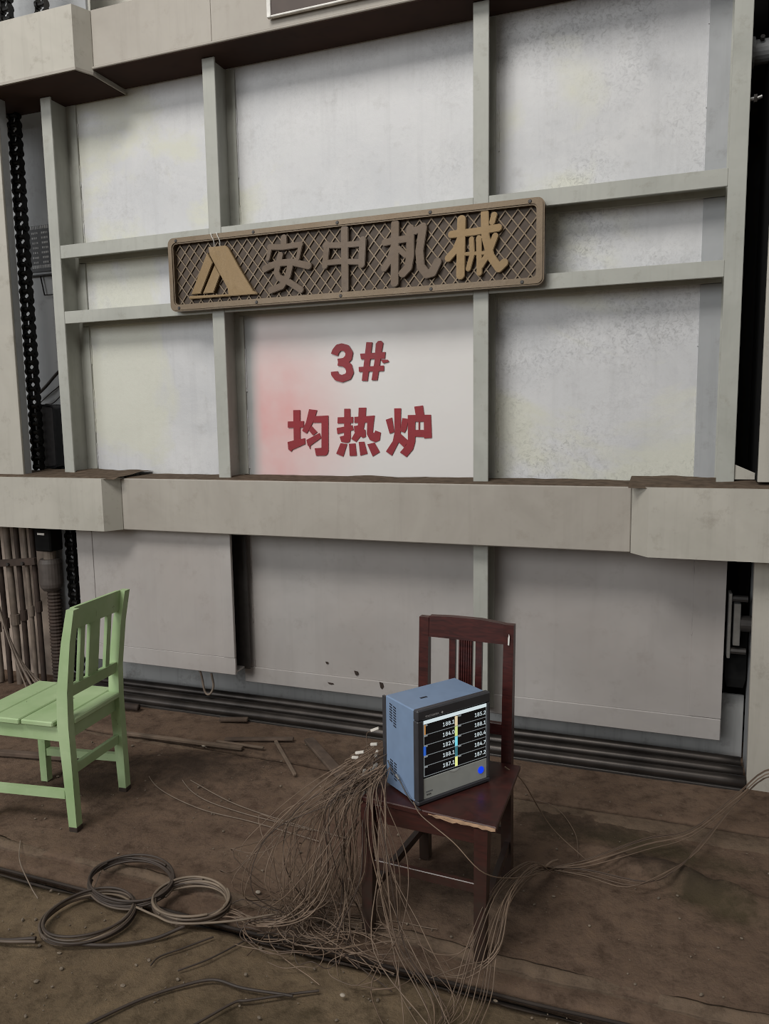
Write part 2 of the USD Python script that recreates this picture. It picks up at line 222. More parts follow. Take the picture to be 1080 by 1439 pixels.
XIE = [((0.0321), [(-0.8353, 2.3776), (-0.8405, 2.151)]), ((0.0266), [(-0.8793, 2.3216), (-0.783, 2.3232), (-0.6775, 2.3301)]), ((0.0266), [(-0.8378, 2.3069), (-0.861, 2.2571), (-0.8937, 2.2251)]), ((0.0294), [(-0.7357, 2.3951), (-0.7324, 2.3014), (-0.7107, 2.2183), (-0.6747, 2.1661), (-0.6525, 2.1857)]), ((0.022), [(-0.6955, 2.3826), (-0.703, 2.3559)]), ((0.023), [(-0.6908, 2.2975), (-0.7152, 2.2358), (-0.7512, 2.183)]), ((0.0193), [(-0.7921, 2.2941), (-0.7885, 2.2335), (-0.8059, 2.1744)]), ((0.0207), [(-0.7603, 2.2954), (-0.758, 2.1533)]), ((0.0138), [(-0.815, 2.2358), (-0.7377, 2.2334)])]
LOGO = [[(-2.0926, 2.3517), (-2.0641, 2.3022), (-2.1389, 2.1621), (-2.1943, 2.1615), (-2.1096, 2.3231)], [(-2.0544, 2.2907), (-2.026, 2.2413), (-2.066, 2.1614), (-2.1274, 2.1613)], [(-2.0862, 2.3755), (-1.9891, 2.3754), (-1.9745, 2.3627), (-1.9184, 2.2669), (-1.8483, 2.1558), (-1.8251, 2.1423), (-1.9846, 2.1459), (-1.9883, 2.1763), (-2.0803, 2.3399)], [(-2.2052, 2.1553), (-1.8364, 2.1456), (-1.8267, 2.139), (-2.2061, 2.1404)]]
def floor_mat(name, lo, mid, hi, patches=()):
    """dust-caked concrete: mottling, grime, pale crusts and a few stains and darker patches"""
    n = {'g': ('geometry', {}), 'n1': ('noise_texture', {'scale': 1.4, 'detail': 8.0, 'roughness': .65, 'distortion': .8}),
         'r1': ('rgb_ramp', {'ramp': [(.25, lo), (.5, mid), (.75, hi)]}),
         'n2': ('noise_texture', {'scale': 14.0, 'detail': 10.0, 'roughness': .75}), 'r2': ('rgb_ramp', {'ramp': [(.30, (.45, .42, .40)), (.5, (1, 1, 1)), (.72, (1.25, 1.22, 1.15))]}),
         'mu': ('mix', {'mix_type': 'multiply', 'fac': 1.0}),
         'n3': ('noise_texture', {'scale': 5.0, 'detail': 12.0, 'roughness': .8, 'distortion': 1.5}), 'r3': ('rgb_ramp', {'ramp': [(.63, (0, 0, 0)), (.72, (.55,)*3)]}),
         'cr': ('mix', {'color2': (.24, .18, .13)}), 'wn': ('noise_texture', {'scale': 7.0, 'detail': 8.0, 'roughness': .7}),
         'n5': ('noise_texture', {'scale': 55.0, 'detail': 8.0, 'roughness': .7}), 'ad': ('math', {'math_type': 'multiply_add', 'value2': .45}),
         'bp': ('bump', {'strength': .9, 'distance': .012}), 'p': ('principled_bsdf', {'roughness': .9, 'specular_ior_level': .18})}
    l = [('g.position', 'n1.vector'), ('n1.fac', 'r1.fac'), ('g.position', 'n2.vector'), ('n2.fac', 'r2.fac'), ('r1.color', 'mu.color1'), ('r2.color', 'mu.color2'),
         ('g.position', 'n3.vector'), ('n3.fac', 'r3.fac'), ('r3.color', 'cr.fac'), ('mu.color', 'cr.color1'), ('g.position', 'wn.vector'),
         ('g.position', 'n5.vector'), ('n5.fac', 'ad.value1'), ('n2.fac', 'ad.value3'), ('ad.value', 'bp.height'), ('bp.normal', 'p.normal')]
    last = 'cr.color'
    for k, (x, y, rx, ry, ang, col, amt) in enumerate(patches):
        n[f'q{k}'] = ('mapping', {'mapping_type': 'texture', 'location': (x, y, 0), 'rotation': (0, 0, ang), 'scale': (rx, ry, 1)})
        n[f'l{k}'] = ('vector_math', {'math_type': 'length'}); n[f's{k}'] = ('math', {'math_type': 'multiply_add', 'value2': 2.4, 'value3': -1.2}); n[f'a{k}'] = ('math', {'math_type': 'add'})
        n[f'f{k}'] = ('map_range', {'from_min': .25, 'from_max': 1.25, 'to_min': amt, 'to_max': 0.0, 'clamp': True}); n[f'x{k}'] = ('mix', {'color2': col})
        l += [('g.position', f'q{k}.vector'), (f'q{k}.vector', f'l{k}.vector1'), ('wn.fac', f's{k}.value1'), (f'l{k}.value', f'a{k}.value1'), (f's{k}.value', f'a{k}.value2'), (f'a{k}.value', f'f{k}.value'), (f'f{k}.result', f'x{k}.fac'), (last, f'x{k}.color1')]
        last = f'x{k}.color'
    l.append((last, 'p.base_color'))
    return mat(name, n, l)
OLIVE, DK, RD = (.060, .048, .026), (.045, .032, .024), (.105, .056, .042)
FLOOR = floor_mat('dirty_concrete', (.098, .065, .046), (.150, .101, .072), (.20, .14, .10), ((.17, 2.46, .17, .09, -.5, OLIVE, .85), (-.05, 2.72, .42, .09, -.12, OLIVE, .8), (-.30, 2.80, .22, .10, 0, DK, .6), (.05, 2.58, .22, .08, -.4, DK, .6), (-1.95, 2.72, .32, .20, .2, DK, .75), (-2.3, 2.45, .3, .2, 0, DK, .5), (-1.0, 2.45, .40, .22, 0, RD, .6), (-.55, 2.3, .2, .2, 0, DK, .5), (-1.35, 3.0, .5, .12, .1, DK, .4)))
FLOORFRONT = floor_mat('dirty_concrete_olive', (.105, .075, .047), (.16, .116, .073), (.22, .165, .105), ((-1.0, 1.45, .5, .16, .2, OLIVE, .45), (-.1, 1.6, .6, .2, 0, OLIVE, .5)))
KERB = floor_mat('pale_kerb', (.11, .08, .056), (.165, .118, .084), (.21, .155, .11))

TRACKM = plain('rusty_track', (.030, .021, .016), rough=.85, var=.5, scale=4)
# ================================================================== SETTING
def slab(x0, x1, y0, y1, z0, seed, step=.02, amp=.010, edge_y0=0.0, edge_y1=0.0, bumps=(), depth=.12):
    """a worn concrete slab: a displaced top, eroded front and back edges, and a skirt"""
    nx, ny = int((x1 - x0)/step) + 1, max(3, int((y1 - y0)/step) + 1)
    X, Y = np.meshgrid(np.linspace(x0, x1, nx), np.linspace(y0, y1, ny), indexing='ij')
    p = np.stack([X, Y, np.full_like(X, seed)], -1)
    Z = z0 + amp*(meshkit.fbm(p*3.0, 5, seed) - .5) + .35*amp*(meshkit.fbm(p*22.0, 3, seed + 9) - .5)
    for bx_, by_, rx, ry, h, ang in bumps:
        c, s = math.cos(ang), math.sin(ang); u, v = (X - bx_)*c + (Y - by_)*s, -(X - bx_)*s + (Y - by_)*c
        d = np.clip(1 - (u/rx)**2 - (v/ry)**2, 0, 1)
        Z = Z + h*d**1.2*(.5 + meshkit.fbm(p*16.0, 4, seed + 3))
    w = meshkit.fbm(np.stack([X*5, Y*0, X*0], -1), 4, seed + 5) - .5
    if edge_y0: Y = Y + edge_y0*w*np.clip(1 - (Y - y0)/.10, 0, 1); Z = Z - .012*np.clip(1 - (Y - y0)/.03, 0, 1)
    if edge_y1: Y = Y + edge_y1*w*np.clip(1 - (y1 - Y)/.10, 0, 1); Z = Z - .006*np.clip(1 - (y1 - Y)/.015, 0, 1)
    V = np.stack([X, Y, Z], -1).reshape(-1, 3); idx = np.arange(nx*ny).reshape(nx, ny)
    f = [np.stack([idx[:-1, :-1], idx[1:, :-1], idx[1:, 1:], idx[:-1, 1:]], -1).reshape(-1, 4)]
    n = len(V); low = []
    for e in (idx[:, 0], idx[::-1, -1]):
        b = V[e].copy(); b[:, 2] = z0 - depth; low.append(b); k = n + np.arange(len(e)); n += len(e)
        f.append(np.stack([k[:-1], k[1:], e[1:], e[:-1]], -1))
    F = np.vstack(f); V = np.vstack([V] + low)
    return trimesh.Trimesh(V, np.vstack([F[:, [0, 1, 2]], F[:, [0, 2, 3]]]), process=False)
FL = struct('floor')
part(FL, 'concrete_slab', slab(-5, 2.5, -1.2, 1.838, -.012, 1, .025, .016, edge_y1=.025, bumps=((-.95, 1.42, .3, .08, .004, 0),)), FLOORFRONT, smooth=True)
part(FL, 'concrete_slab', slab(-5, 2.5, 1.968, 2.915, 0, 2, .018, .010, edge_y0=.03, edge_y1=.012, bumps=(
    (.18, 2.50, .30, .06, .045, -.55), (-.10, 2.58, .24, .06, .035, -.35), (.33, 2.47, .2, .06, .035, -.5), (-.25, 2.44, .10, .03, .010, -.3), (-1.95, 2.72, .35, .18, .022, .2), (-1.3, 2.78, .22, .1, .012, 0), (-2.25, 2.5, .25, .15, .012, .5), (-.2, 2.83, .3, .1, .008, 0))), FLOOR, smooth=True)
part(FL, 'concrete_slab', slab(-5, 2.5, 2.932, 4.6, .006, 3, .02, .010, edge_y0=.012, bumps=((-2.0, 3.1, .5, .12, .012, 0), (-1.0, 3.1, .5, .1, .008, 0), (-3.3, 3.3, .5, .3, .02, 0))), FLOOR, smooth=True)
part(FL, 'groove_bed', slab(-5, 2.5, 1.80, 1.893, -.050, 4, .02, .012), TRACKM, smooth=True)
part(FL, 'kerb_strip', slab(-.62, 2.5, 2.80, 2.918, .007, 8, .012, .008, edge_y0=.03, edge_y1=.008), KERB, smooth=True)
part(FL, 'kerb_strip', slab(-2.9, -1.7, 2.86, 2.918, .004, 9, .012, .008, edge_y0=.03, edge_y1=.008), KERB, smooth=True)
part(FL, 'kerb_strip', slab(-5, 2.5, 1.966, 2.012, .004, 10, .008, .014, edge_y0=.03, edge_y1=.03), KERB, smooth=True)
part(FL, 'kerb_strip', slab(-5, 2.5, 1.889, 1.985, -.016, 6, .012, .012, edge_y0=.006), FLOOR, smooth=True)
part(FL, 'groove_bed', slab(-5, 2.5, 2.88, 2.97, -.03, 5, .02, .004), FLOOR, smooth=True)

for k, (x0, x1, y0, y1) in enumerate(((-14, 10, -14, -1.19), (-14, -4.99, -1.21, 6), (2.49, 10, -1.21, 6))):
    part(FL, 'concrete_slab', bx(x0, x1, y0, y1, -.20, -.014, .003), FLOORFRONT)
WB = struct('wall_back')
part(WB, 'wall_panel', bx(-14, 10, 5.6, 5.75, -.1, 8, 0), CREAM)

# ================================================================== FURNACE DOOR
XL, X2, X3, XR = (-3.086, -3.020), (-2.106, -2.038), (-.795, -.728), (.197, .263)   # rib flanges
YF, YP, ZT, ZB = 3.29, 3.44, 1.262, 3.250
DOOR = thing('furnace_door', 'large grey ribbed steel furnace door with red painted lettering in its middle bay', 'furnace door', (-1.41, 3.44, .14))
DL = np.array([-1.41, 3.44, .14])
def dpart(name, m, mt, parent=DOOR, **k):
    m = trimesh.util.concatenate(m) if isinstance(m, list) else m.copy()
    m.apply_translation(-DL); return part(parent, name, m, mt, **k)
def ibeam_v(x0, x1, z0, z1, web=.012, ft=.011):
    xc = (x0 + x1)/2
    return [bx(x0, x1, YF, YF + ft, z0, z1), bx(xc - web/2, xc + web/2, YF + ft - .001, YP - ft, z0, z1, 0), bx(x0, x1, YP - ft, YP, z0, z1)]
for a, b in (XL, X2, X3, XR): dpart('rib', ibeam_v(a, b, ZT - .005, 3.217 if a < -3 else 3.246), RIB)
for a, b in (X3,): dpart('rib', ibeam_v(a, b, .165, .995), RIB)
for z0, z1 in ((2.408, 2.475), (2.072, 2.136)):                     # two crossbars, interrupted by the outer ribs
    for xa, xb in ((XL[1], X2[0]), (X2[1], X3[0]), (X3[1], XR[0])):
        zc = (z0 + z1)/2
        dpart('crossbar', [bx(xa, xb, YF + .002, YF + .012, z0, z1), bx(xa, xb, YF + .011, YP - .011, zc - .006, zc + .006, 0), bx(xa, xb, YP - .011, YP, z0, z1)], RIB)
bays = [(XL[1] - .03, X2[0] + .03), (X2[1] - .03, X3[0] + .03), (X3[1] - .03, XR[0] + .03)]
rows = [(2.442, ZB + .02), (2.104, 2.4415), (ZT - .01, 2.1035)]
PN = {}
def sheet(x0, x1, z0, z1, y, seed, t=.008, amp=.0035, step=.06):
    """a steel sheet with the slight buckling of a hot door"""
    nx, nz = max(2, int((x1 - x0)/step)), max(2, int((z1 - z0)/step))
    X, Z = np.meshgrid(np.linspace(x0, x1, nx + 1), np.linspace(z0, z1, nz + 1), indexing='ij')
    e = np.minimum.reduce([X - x0, x1 - X, Z - z0, z1 - Z]); e = np.clip(e/.12, 0, 1)
    Y = y + amp*e*(meshkit.fbm(np.stack([X*2.2, Z*2.2, X*0 + seed], -1), 3, seed) - .5)*2
    A = np.stack([X, Y, Z], -1).reshape(-1, 3); n = len(A); i = np.arange(n).reshape(nx + 1, nz + 1)
    q = np.stack([i[:-1, :-1], i[1:, :-1], i[1:, 1:], i[:-1, 1:]], -1).reshape(-1, 4)
    B = A.copy(); B[:, 1] = y + t; V = np.vstack([A, B]); F = [q, q[:, ::-1] + n]
    for e_ in (i[:, 0], i[::-1, -1], i[0, ::-1], i[-1, :]): F.append(np.stack([e_[1:], e_[:-1], e_[:-1] + n, e_[1:] + n], -1))
    F = np.vstack(F); return trimesh.Trimesh(V, np.vstack([F[:, [0, 1, 2]], F[:, [0, 2, 3]]]), process=False)
for r, (z0, z1) in enumerate(rows):
    for c, (a, b) in enumerate(bays):
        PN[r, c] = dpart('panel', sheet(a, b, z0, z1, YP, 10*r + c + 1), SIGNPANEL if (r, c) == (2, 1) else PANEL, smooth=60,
                         label='white painted panel with a pink tint behind the red lettering' if (r, c) == (2, 1) else None)
# flat stiffener strips welded inside the right and left ribs
for z0, z1 in ((2.480, 3.24), (2.14, 2.405), (1.27, 2.07)):
    dpart('stiffener', bx(.118, XR[0] + .02, YP - .010, YP, z0, z1), BACKPLATE)
    dpart('stiffener', bx(XL[1] - .02, XL[1] + .035, YP - .012, YP, z0, z1), RIB)
    dpart('stiffener', bx(X2[1] - .02, X2[1] + .022, YP - .012, YP, z0, z1), RIB)
# lumpy weld seams
def seam(x, z0, z1, seed, y=YP - .002, r=.0035):
    R = random.Random(seed); ms = []; z = z0
    while z < z1:
        L = R.uniform(.08, .35); zz = np.arange(z, min(z + L, z1), .012)
        if len(zz) > 2: ms.append(tube(np.c_[x + np.array([R.uniform(-.0015, .0015) for _ in zz]), np.full(len(zz), y), zz], [r*R.uniform(.7, 1.3) for _ in zz], 5))
        z += L + R.uniform(.03, .2)
    return ms
for k, (x, z0, z1) in enumerate(((X2[1] + .023, 1.3, 2.0), (X2[1] + .023, 2.5, 3.2), (.117, 1.3, 2.05), (.117, 2.5, 3.2), (XL[1] + .036, 1.3, 2.05), (XL[1] + .036, 2.5, 3.2), (X3[1] + .012, 1.3, 3.2))):
    dpart('weld_seam', seam(x, z0, z1, k), PANEL)
# lower row: a flush cover over the left bay, recessed panels in the other two
dpart('cover_plate', [sheet(-3.030, -2.118, .328, .995, 3.287, 41, t=.012), bx(-3.030, -2.052, 3.284, 3.300, .236, .3265), bx(-2.117, -2.052, 3.281, 3.300, .327, .995), bx(-3.030, -2.925, 3.283, 3.287, .327, .995, .001), bx(-3.03, -3.018, 3.30, 3.43, .236, .995, .001), bx(-2.92, -2.06, 3.3, 3.43, .24, .25, .001)], LOWPANEL, smooth=40)
dpart('panel', sheet(X2[1] - .05, X3[0] + .03, .235, .995, YP, 42), LOWPANEL, smooth=60)
dpart('panel', sheet(X3[1] - .03, .262, .235, .995, YP, 43), LOWPANEL, smooth=60)
dpart('bottom_strip', bx(X2[1] - .05, X3[0] + .034, YP - .006, YP + .01, .148, .234, .003), LOWPANEL)
dpart('bottom_strip', bx(X3[0] + .036, .262, YP - .006, YP + .01, .138, .234, .003), LOWPANEL)
dpart('stiffener', bx(.135, .262, YP - .004, YP, .236, .99), LOWPANEL)
dpart('weld_seam', seam(X2[1] + .012, .2, .98, 31), LOWPANEL)
dpart('weld_seam', seam(.134, .6, .98, 32, r=.0025), LOWPANEL)
dpart('side_plate', bx(.250, .262, YP + .008, 3.56, .14, .995, .001), DARKSTEEL)
dpart('stiffener', bx(X2[0] - .03, X2[1] + .01, YP - .05, YP - .04, .236, .99), DARKSTEEL)
# rust drips and gouges: small raised scabs
def scab(x, z, w, h, y): return ext(Polygon([(x - w, z + h), (x + w*.6, z + h*.8), (x + w, z - h*.2), (x + w*.2, z - h), (x - w*.5, z - h*.6)]), y - .003, y)
dpart('rust_scab', [scab(-1.437, .262, .012, .012, YP - .004), scab(-1.30, .212, .012, .018, YP - .006), scab(-1.60, .30, .008, .006, YP - .004), scab(-1.58, .192, .018, .005, YP - .006)], RUST)
# red stencilled lettering: each character is paint on the lettered panel
def chars(polys, simplify=0):
    return unary_union([Polygon(p).buffer(0) for p in polys])
for name, polys in (('painted_digit', THREE), ('painted_number_sign', HSH), ('painted_character', JUN), ('painted_character', RE), ('painted_character', LU)):
    g = chars(polys).buffer(.0012, join_style=1)
    m = ext(g, YP - .0055, YP - .002); m.apply_translation(-DL); part(PN[2, 1], name, m, RED)

# ================================================================== FRAME BEAMS
def prism_x(profile_xy, z0, z1):
    m = trimesh.creation.extrude_polygon(Polygon(profile_xy), z1 - z0, engine='earcut'); m.apply_translation([0, 0, z0]); return m
BM = thing('frame_beam', 'long grey steel beam crossing the door just below the red lettering', 'beam', (-1.41, 3.2, .989))
off = lambda m, o: moved(m, -np.array(o))
o = (-1.41, 3.2, .989)
part(BM, 'web', off(bx(-2.64, -.119, 3.20, 3.284, .989, 1.257, .004), o), BEAM)
part(BM, 'end_pad', off(prism_x([(-4.6, 3.115), (-2.692, 3.115), (-2.641, 3.200), (-2.641, 3.284), (-4.6, 3.284)], .990, 1.262), o), PILLAR)
part(BM, 'end_pad', off(prism_x([(1.6, 3.115), (-.052, 3.115), (-.118, 3.200), (-.118, 3.284), (1.6, 3.284)], .988, 1.264), o), PILLAR)
part(BM, 'shelf_plate', off(bx(-4.6, 1.6, 3.22, 3.284, 1.2485, 1.2560, 0), o), BEAM)
def drift(x0, x1, y0, y1, z, h, seed):
    nx, ny = int((x1 - x0)/.02) + 1, 9
    X, Y = np.meshgrid(np.linspace(x0, x1, nx), np.linspace(0, 1, ny), indexing='ij')
    p = np.stack([X*6, Y*1.5, X*0], -1); H = z + h*(.25 + .75*Y)*(.35 + 1.3*meshkit.fbm(p, 4, seed)) ; H[:, 0] = z - .004
    Yw = y0 + (y1 - y0)*Y + .012*(meshkit.fbm(p*1.7, 3, seed + 2) - .5)*(1 - Y)
    V = np.stack([X, Yw, H], -1).reshape(-1, 3); i = np.arange(nx*ny).reshape(nx, ny)
    F = np.stack([i[:-1, :-1], i[1:, :-1], i[1:, 1:], i[:-1, 1:]], -1).reshape(-1, 4)
    return trimesh.Trimesh(V, np.vstack([F[:, [0, 1, 2]], F[:, [0, 2, 3]]]), process=False)
DU = [drift(-2.66, -.10, 3.204, 3.432, 1.2575, .010, 3), drift(-4.6, -2.62, 3.125, 3.432, 1.2625, .020, 4), drift(-.13, 1.6, 3.125, 3.432, 1.2645, .022, 5)]
part(BM, 'dust_layer', [off(m, o) for m in DU], DUST, smooth=True, kind='stuff', label='brown dust lying along the top of the beam')
TB = thing('frame_beam', 'grey steel beam along the top of the picture, above the upper row of door panels', 'beam', (-1.41, 3.2, 3.25))
o = (-1.41, 3.2, 3.25)
part(TB, 'web', off(bx(-2.66, 1.6, 3.20, 3.43, 3.262, 3.522, .004), o), BEAM)
part(TB, 'end_pad', off(prism_x([(-4.6, 3.115), (-2.698, 3.115), (-2.661, 3.200), (-2.661, 3.43), (-4.6, 3.43)], 3.235, 3.518), o), PILLAR)
part(TB, 'bottom_flange', off(bx(-2.662, 1.6, 3.190, 3.43, 3.251, 3.2615, .003), o), BEAM)
part(TB, 'bottom_flange', off(prism_x([(-4.6, 3.108), (-2.690, 3.108), (-2.654, 3.190), (-2.654, 3.43), (-4.6, 3.43)], 3.222, 3.2345), o), BEAM)
part(TB, 'underside', off(prism_x([(-4.6, 3.118), (-2.699, 3.118), (-2.663, 3.20), (-2.663, 3.429), (-4.6, 3.429)], 3.2185, 3.2225), o), UNDER, label='rusty brown underside, darkened to deepen its shade')
part(TB, 'underside', off(bx(-2.66, 1.6, 3.198, 3.429, 3.2475, 3.2515, 0), o), UNDER, label='rusty brown underside, darkened to deepen its shade')
part(TB, 'weld_seam', off(tube([(-1.992, 3.199, z) for z in np.arange(3.265, 3.52, .02)], .003, 5), o), BEAM)

# ================================================================== PILLARS and what stands behind
PL = thing('frame_pillar', 'grey steel pillar standing on the beam at the left edge', 'pillar', (-3.45, 3.25, 1.27))
o = (-3.45, 3.25, 1.27)
part(PL, 'front_flange', off(bx(-3.56, -3.283, 3.195, 3.21, 1.266, 3.22), o), PILLAR)
part(PL, 'side_web', off(bx(-3.297, -3.284, 3.2105, 3.256, 1.268, 3.22, .001), o), BACKPLATE)
PR = thing('frame_pillar', 'grey steel pillar on the floor at the right edge, below the beam', 'pillar', (.6, 3.25, 0))
o = (.6, 3.25, 0)
part(PR, 'front_flange', off(hull([(.345, 3.245, .985), (.357, 3.285, 0), (.357, 3.245 + .04, .0), (1.2, 3.245, .985), (1.2, 3.285, 0), (.345, 3.275, .985), (1.2, 3.275, .985), (.357, 3.31, 0), (1.2, 3.31, 0)]), o), PILLAR)
part(PR, 'side_web', off(bx(.366, .378, 3.311, 3.55, 0, .98, .001), o), BACKPLATE)
PU = thing('frame_pillar', 'grey steel pillar on the beam at the right edge, beside the dark slot', 'pillar', (.6, 3.25, 1.28))
o = (.6, 3.25, 1.28)
part(PU, 'front_flange', off(bx(.337, 1.2, 3.195, 3.215, 1.284, 3.22), o), PILLAR)
part(PU, 'side_web', off(bx(.338, .350, 3.2155, 3.6, 1.284, 3.22, .001), o), BLACKSHADE)  # near-black colour carries the shade inside the slot
part(PU, 'gusset', off(ext(Polygon([(.264, 1.286), (.264, 1.345), (.337, 1.312), (.337, 1.286)]), 3.30, 3.31), o), PILLAR)

FB = thing('furnace_body', 'dark furnace casing behind the ribbed door', 'furnace', (-1.4, 3.9, 0))
o = (-1.4, 3.9, 0)
part(FB, 'casing', off(bx(-3.0, .20, 3.62, 5.0, .02, 3.45, .01), o), DARKSTEEL)
part(FB, 'backing_plate', off(bx(-4.6, -3.02, 3.60, 3.62, -.05, 5.4), o), BACKPLATE, label='grey plate behind the chains')
part(FB, 'backing_plate', off(bx(.205, 1.6, 3.78, 3.80, -.05, 5.4), o), BLACKSHADE)  # deep shade behind the slot painted into this plate's colour
part(FB, 'sill', off(bx(-3.02, .364, 3.585, 3.60, .01, .30), o), SILL, label='grey sill plate below the door')
part(FB, 'top_plate', off(bx(-3.24, -1.4, 3.9, 3.92, 3.455, 6.0), o), CREAM)

part(FB, 'casing_panel', off(bx(-4.6, -3.44, 3.50, 3.515, -.02, 1.2), o), plain('rusty_casing', (.42, .34, .28), rough=.85, var=.5, scale=5), label='rust stained panel behind the upright pipes')
# ================================================================== SILL RAILS
for k, (y, r, lab) in enumerate(((3.290, .027, 'round steel rail nearest the chairs, front of the three along the door sill'), (3.385, .025, 'middle one of the three dark rails along the door sill'), (3.485, .025, 'dark rail nearest the door, back of the three along the sill'))):
    R_ = thing('sill_rail', lab, 'rail', (-1.4, y, .01))
    x0 = -3.34 if k else -3.3
    part(R_, 'rail_bar', off(tube([(x, y, .030 + .002*math.sin(3*x + k)) for x in np.linspace(x0, .352 - .001*k, 40)], r, 14), (-1.4, y, .01)), RAILSTEEL, smooth=True)
    part(R_, 'rail_foot', off(bx(x0, .345, y - .034, y + .034, .001, .016, .002), (-1.4, y, .01)), DARKSTEEL)
# ================================================================== NAMEPLATE
def rrect(x0, x1, z0, z1, r): return sbox(x0 + r, z0 + r, x1 - r, z1 - r).buffer(r, quad_segs=6)
NX0, NX1, NZ0, NZ1 = -2.312, -.486, 2.085, 2.434
o = (-1.40, 3.29, 2.085)
NP = thing('nameplate', 'long bronze coloured nameplate with raised characters on a diamond lattice, fixed to the door crossbars', 'nameplate', o)
outer, inner = rrect(NX0, NX1, NZ0, NZ1, .030), rrect(NX0 + .030, NX1 - .033, NZ0 + .032, NZ1 - .030, .018)
part(NP, 'backing_plate', off(ext(outer.buffer(-.003), 3.272, 3.2895), o), RECESS)
mid_ = outer.buffer(-.006)
part(NP, 'border_frame', [off(ext(outer.difference(inner), 3.243, 3.276), o), off(ext(mid_.difference(inner.buffer(.006)), 3.238, 3.2445), o)], BRONZEHI)
lat = []
sp = .0535
for sgn in (1, -1):
    for k in range(-10, 60):
        xk = NX0 - .4 + k*sp
        lat.append(LineString([(xk, NZ0 - .05), (xk + sgn*.345*1.05, NZ1 + .05)]).buffer(.0026, cap_style=2))
lattice = unary_union(lat).intersection(inner.buffer(.001))
part(NP, 'lattice', off(ext(lattice, 3.2655, 3.2735), o), BRONZEHI, label='raised diamond lattice across the plate')
def strokes(L):
    return unary_union([LineString(p).buffer(w*.60, cap_style=1, join_style=1) for w, p in L])
def raised(g):
    return [off(ext(g, 3.250, 3.2735), o), off(ext(g.buffer(-.0022), 3.247, 3.2505), o)]
for nm, L, mt, lb in (('raised_character', AN, BRONZE, None), ('raised_character', ZHONG, BRONZE, None), ('raised_character', JI, BRONZE, None), ('raised_character', XIE, BRASS, 'last character, still gilded')):
    part(NP, nm, raised(strokes(L)), mt, label=lb)
part(NP, 'triangle_emblem', raised(unary_union([Polygon(p).buffer(0) for p in LOGO])), BRASS, label='gilded triangular emblem of slanted bars')
for x, z in ((-2.261, 2.4185), (-1.832, 2.4195), (-1.404, 2.4195), (-.970, 2.4195), (-.545, 2.4185), (-2.26, 2.100), (-1.827, 2.100), (-1.395, 2.100), (-.969, 2.100), (-.575, 2.100)):
    part(NP, 'screw', [off(cyl((x, 3.2385, z), (x, 3.235, z), .0085, 14, .006), o), off(cyl((x, 3.2355, z), (x, 3.2335, z), .0032, 6), o)], DARKSTEEL)
part(NP, 'wire_tie', [off(tube(spline([(-2.062 + dx, 3.236, 2.437), (-2.056 + dx, 3.2355, 2.42), (-2.050 + dx, 3.243, 2.40), (-2.056 + dx, 3.255, 2.375)], 12), .0024, 5), o) for dx in (0, .032)], WHITE, label='pale twisted tie over the top edge')

# ================================================================== FRAMED BOARD on the top beam
o = (-1.0, 3.19, 3.3)
SB = thing('framed_board', 'dark brown board in a chipped white frame, hung on the top beam', 'sign board', o)
bx0, bz0 = -1.690, 3.296
part(SB, 'board', off(bx(bx0 + .018, -.30, 3.176, 3.186, bz0 + .008, 3.62, .001), o), plain('board_brown', (.060, .040, .032), rough=.6, var=.3, scale=6))
part(SB, 'frame', [off(bx(bx0, bx0 + .020, 3.170, 3.189, bz0, 3.62), o), off(bx(bx0 + .02, -.30, 3.171, 3.189, bz0, bz0 + .0085), o)], WHITE)
part(SB, 'painted_stroke', off(ext(unary_union([LineString([(-1.655, 3.405), (-1.640, 3.375), (-1.630, 3.365)]).buffer(.004), LineString([(-1.618, 3.41), (-1.640, 3.38)]).buffer(.0035)]), 3.1745, 3.1765), o), WHITE)

# ================================================================== CHAINS (plate and roller)
PITCH_ = .049
def chain(x, y, z0, z1, label, w=.066):
    o = (x, y, z0); C_ = thing('lifting_chain', label, 'chain', o, group=None)
    def plate8(px, t, h):
        prof = unary_union([LineString([(0, 0), (0, PITCH_)]).buffer(h*.36, cap_style=2), *[sbox(-.001, -.001, .001, .001)]])
        circ = unary_union([Polygon([(h/2*math.cos(a), h/2*math.sin(a)) for a in np.linspace(0, 2*PI, 12, endpoint=False)]), Polygon([(h/2*math.cos(a), PITCH_ + h/2*math.sin(a)) for a in np.linspace(0, 2*PI, 12, endpoint=False)])])
        m = trimesh.creation.extrude_polygon(unary_union([prof, circ]), t, engine='earcut'); v = m.vertices.copy()
        m.vertices = np.c_[px + v[:, 2], v[:, 0], v[:, 1]]; m.invert(); return m
    out, inn = [plate8(-w/2, .006, .044), plate8(w/2 - .006, .006, .044)], [plate8(-w/2 + .0075, .006, .044), plate8(w/2 - .0135, .006, .044)]
    rol = [cyl((-w/2 + .012, 0, zz), (w/2 - .012, 0, zz), .0135, 10) for zz in (0,)]
    pin = [cyl((-w/2 - .004, 0, 0), (w/2 + .004, 0, 0), .007, 8)]
    A = trimesh.util.concatenate(out + rol + pin); B = trimesh.util.concatenate(inn + rol)
    n = int((z1 - z0)/PITCH_)
    for k in range(n):
        m = (A if k % 2 else B).copy(); m.apply_translation([0, 0, k*PITCH_]); part(C_, 'link', m, BLACKSTEEL)
    return C_
chain(-3.375, 3.40, 1.30, 4.6, 'black lifting chain beside the left pillar, above the beam')
chain(-3.178, 3.40, .12, 1.24, 'black lifting chain hanging below the beam, behind the pale green chair', w=.058)
chain(-3.163, 3.43, 1.30, 4.6, 'black lifting chain half hidden behind the leftmost rib of the door')

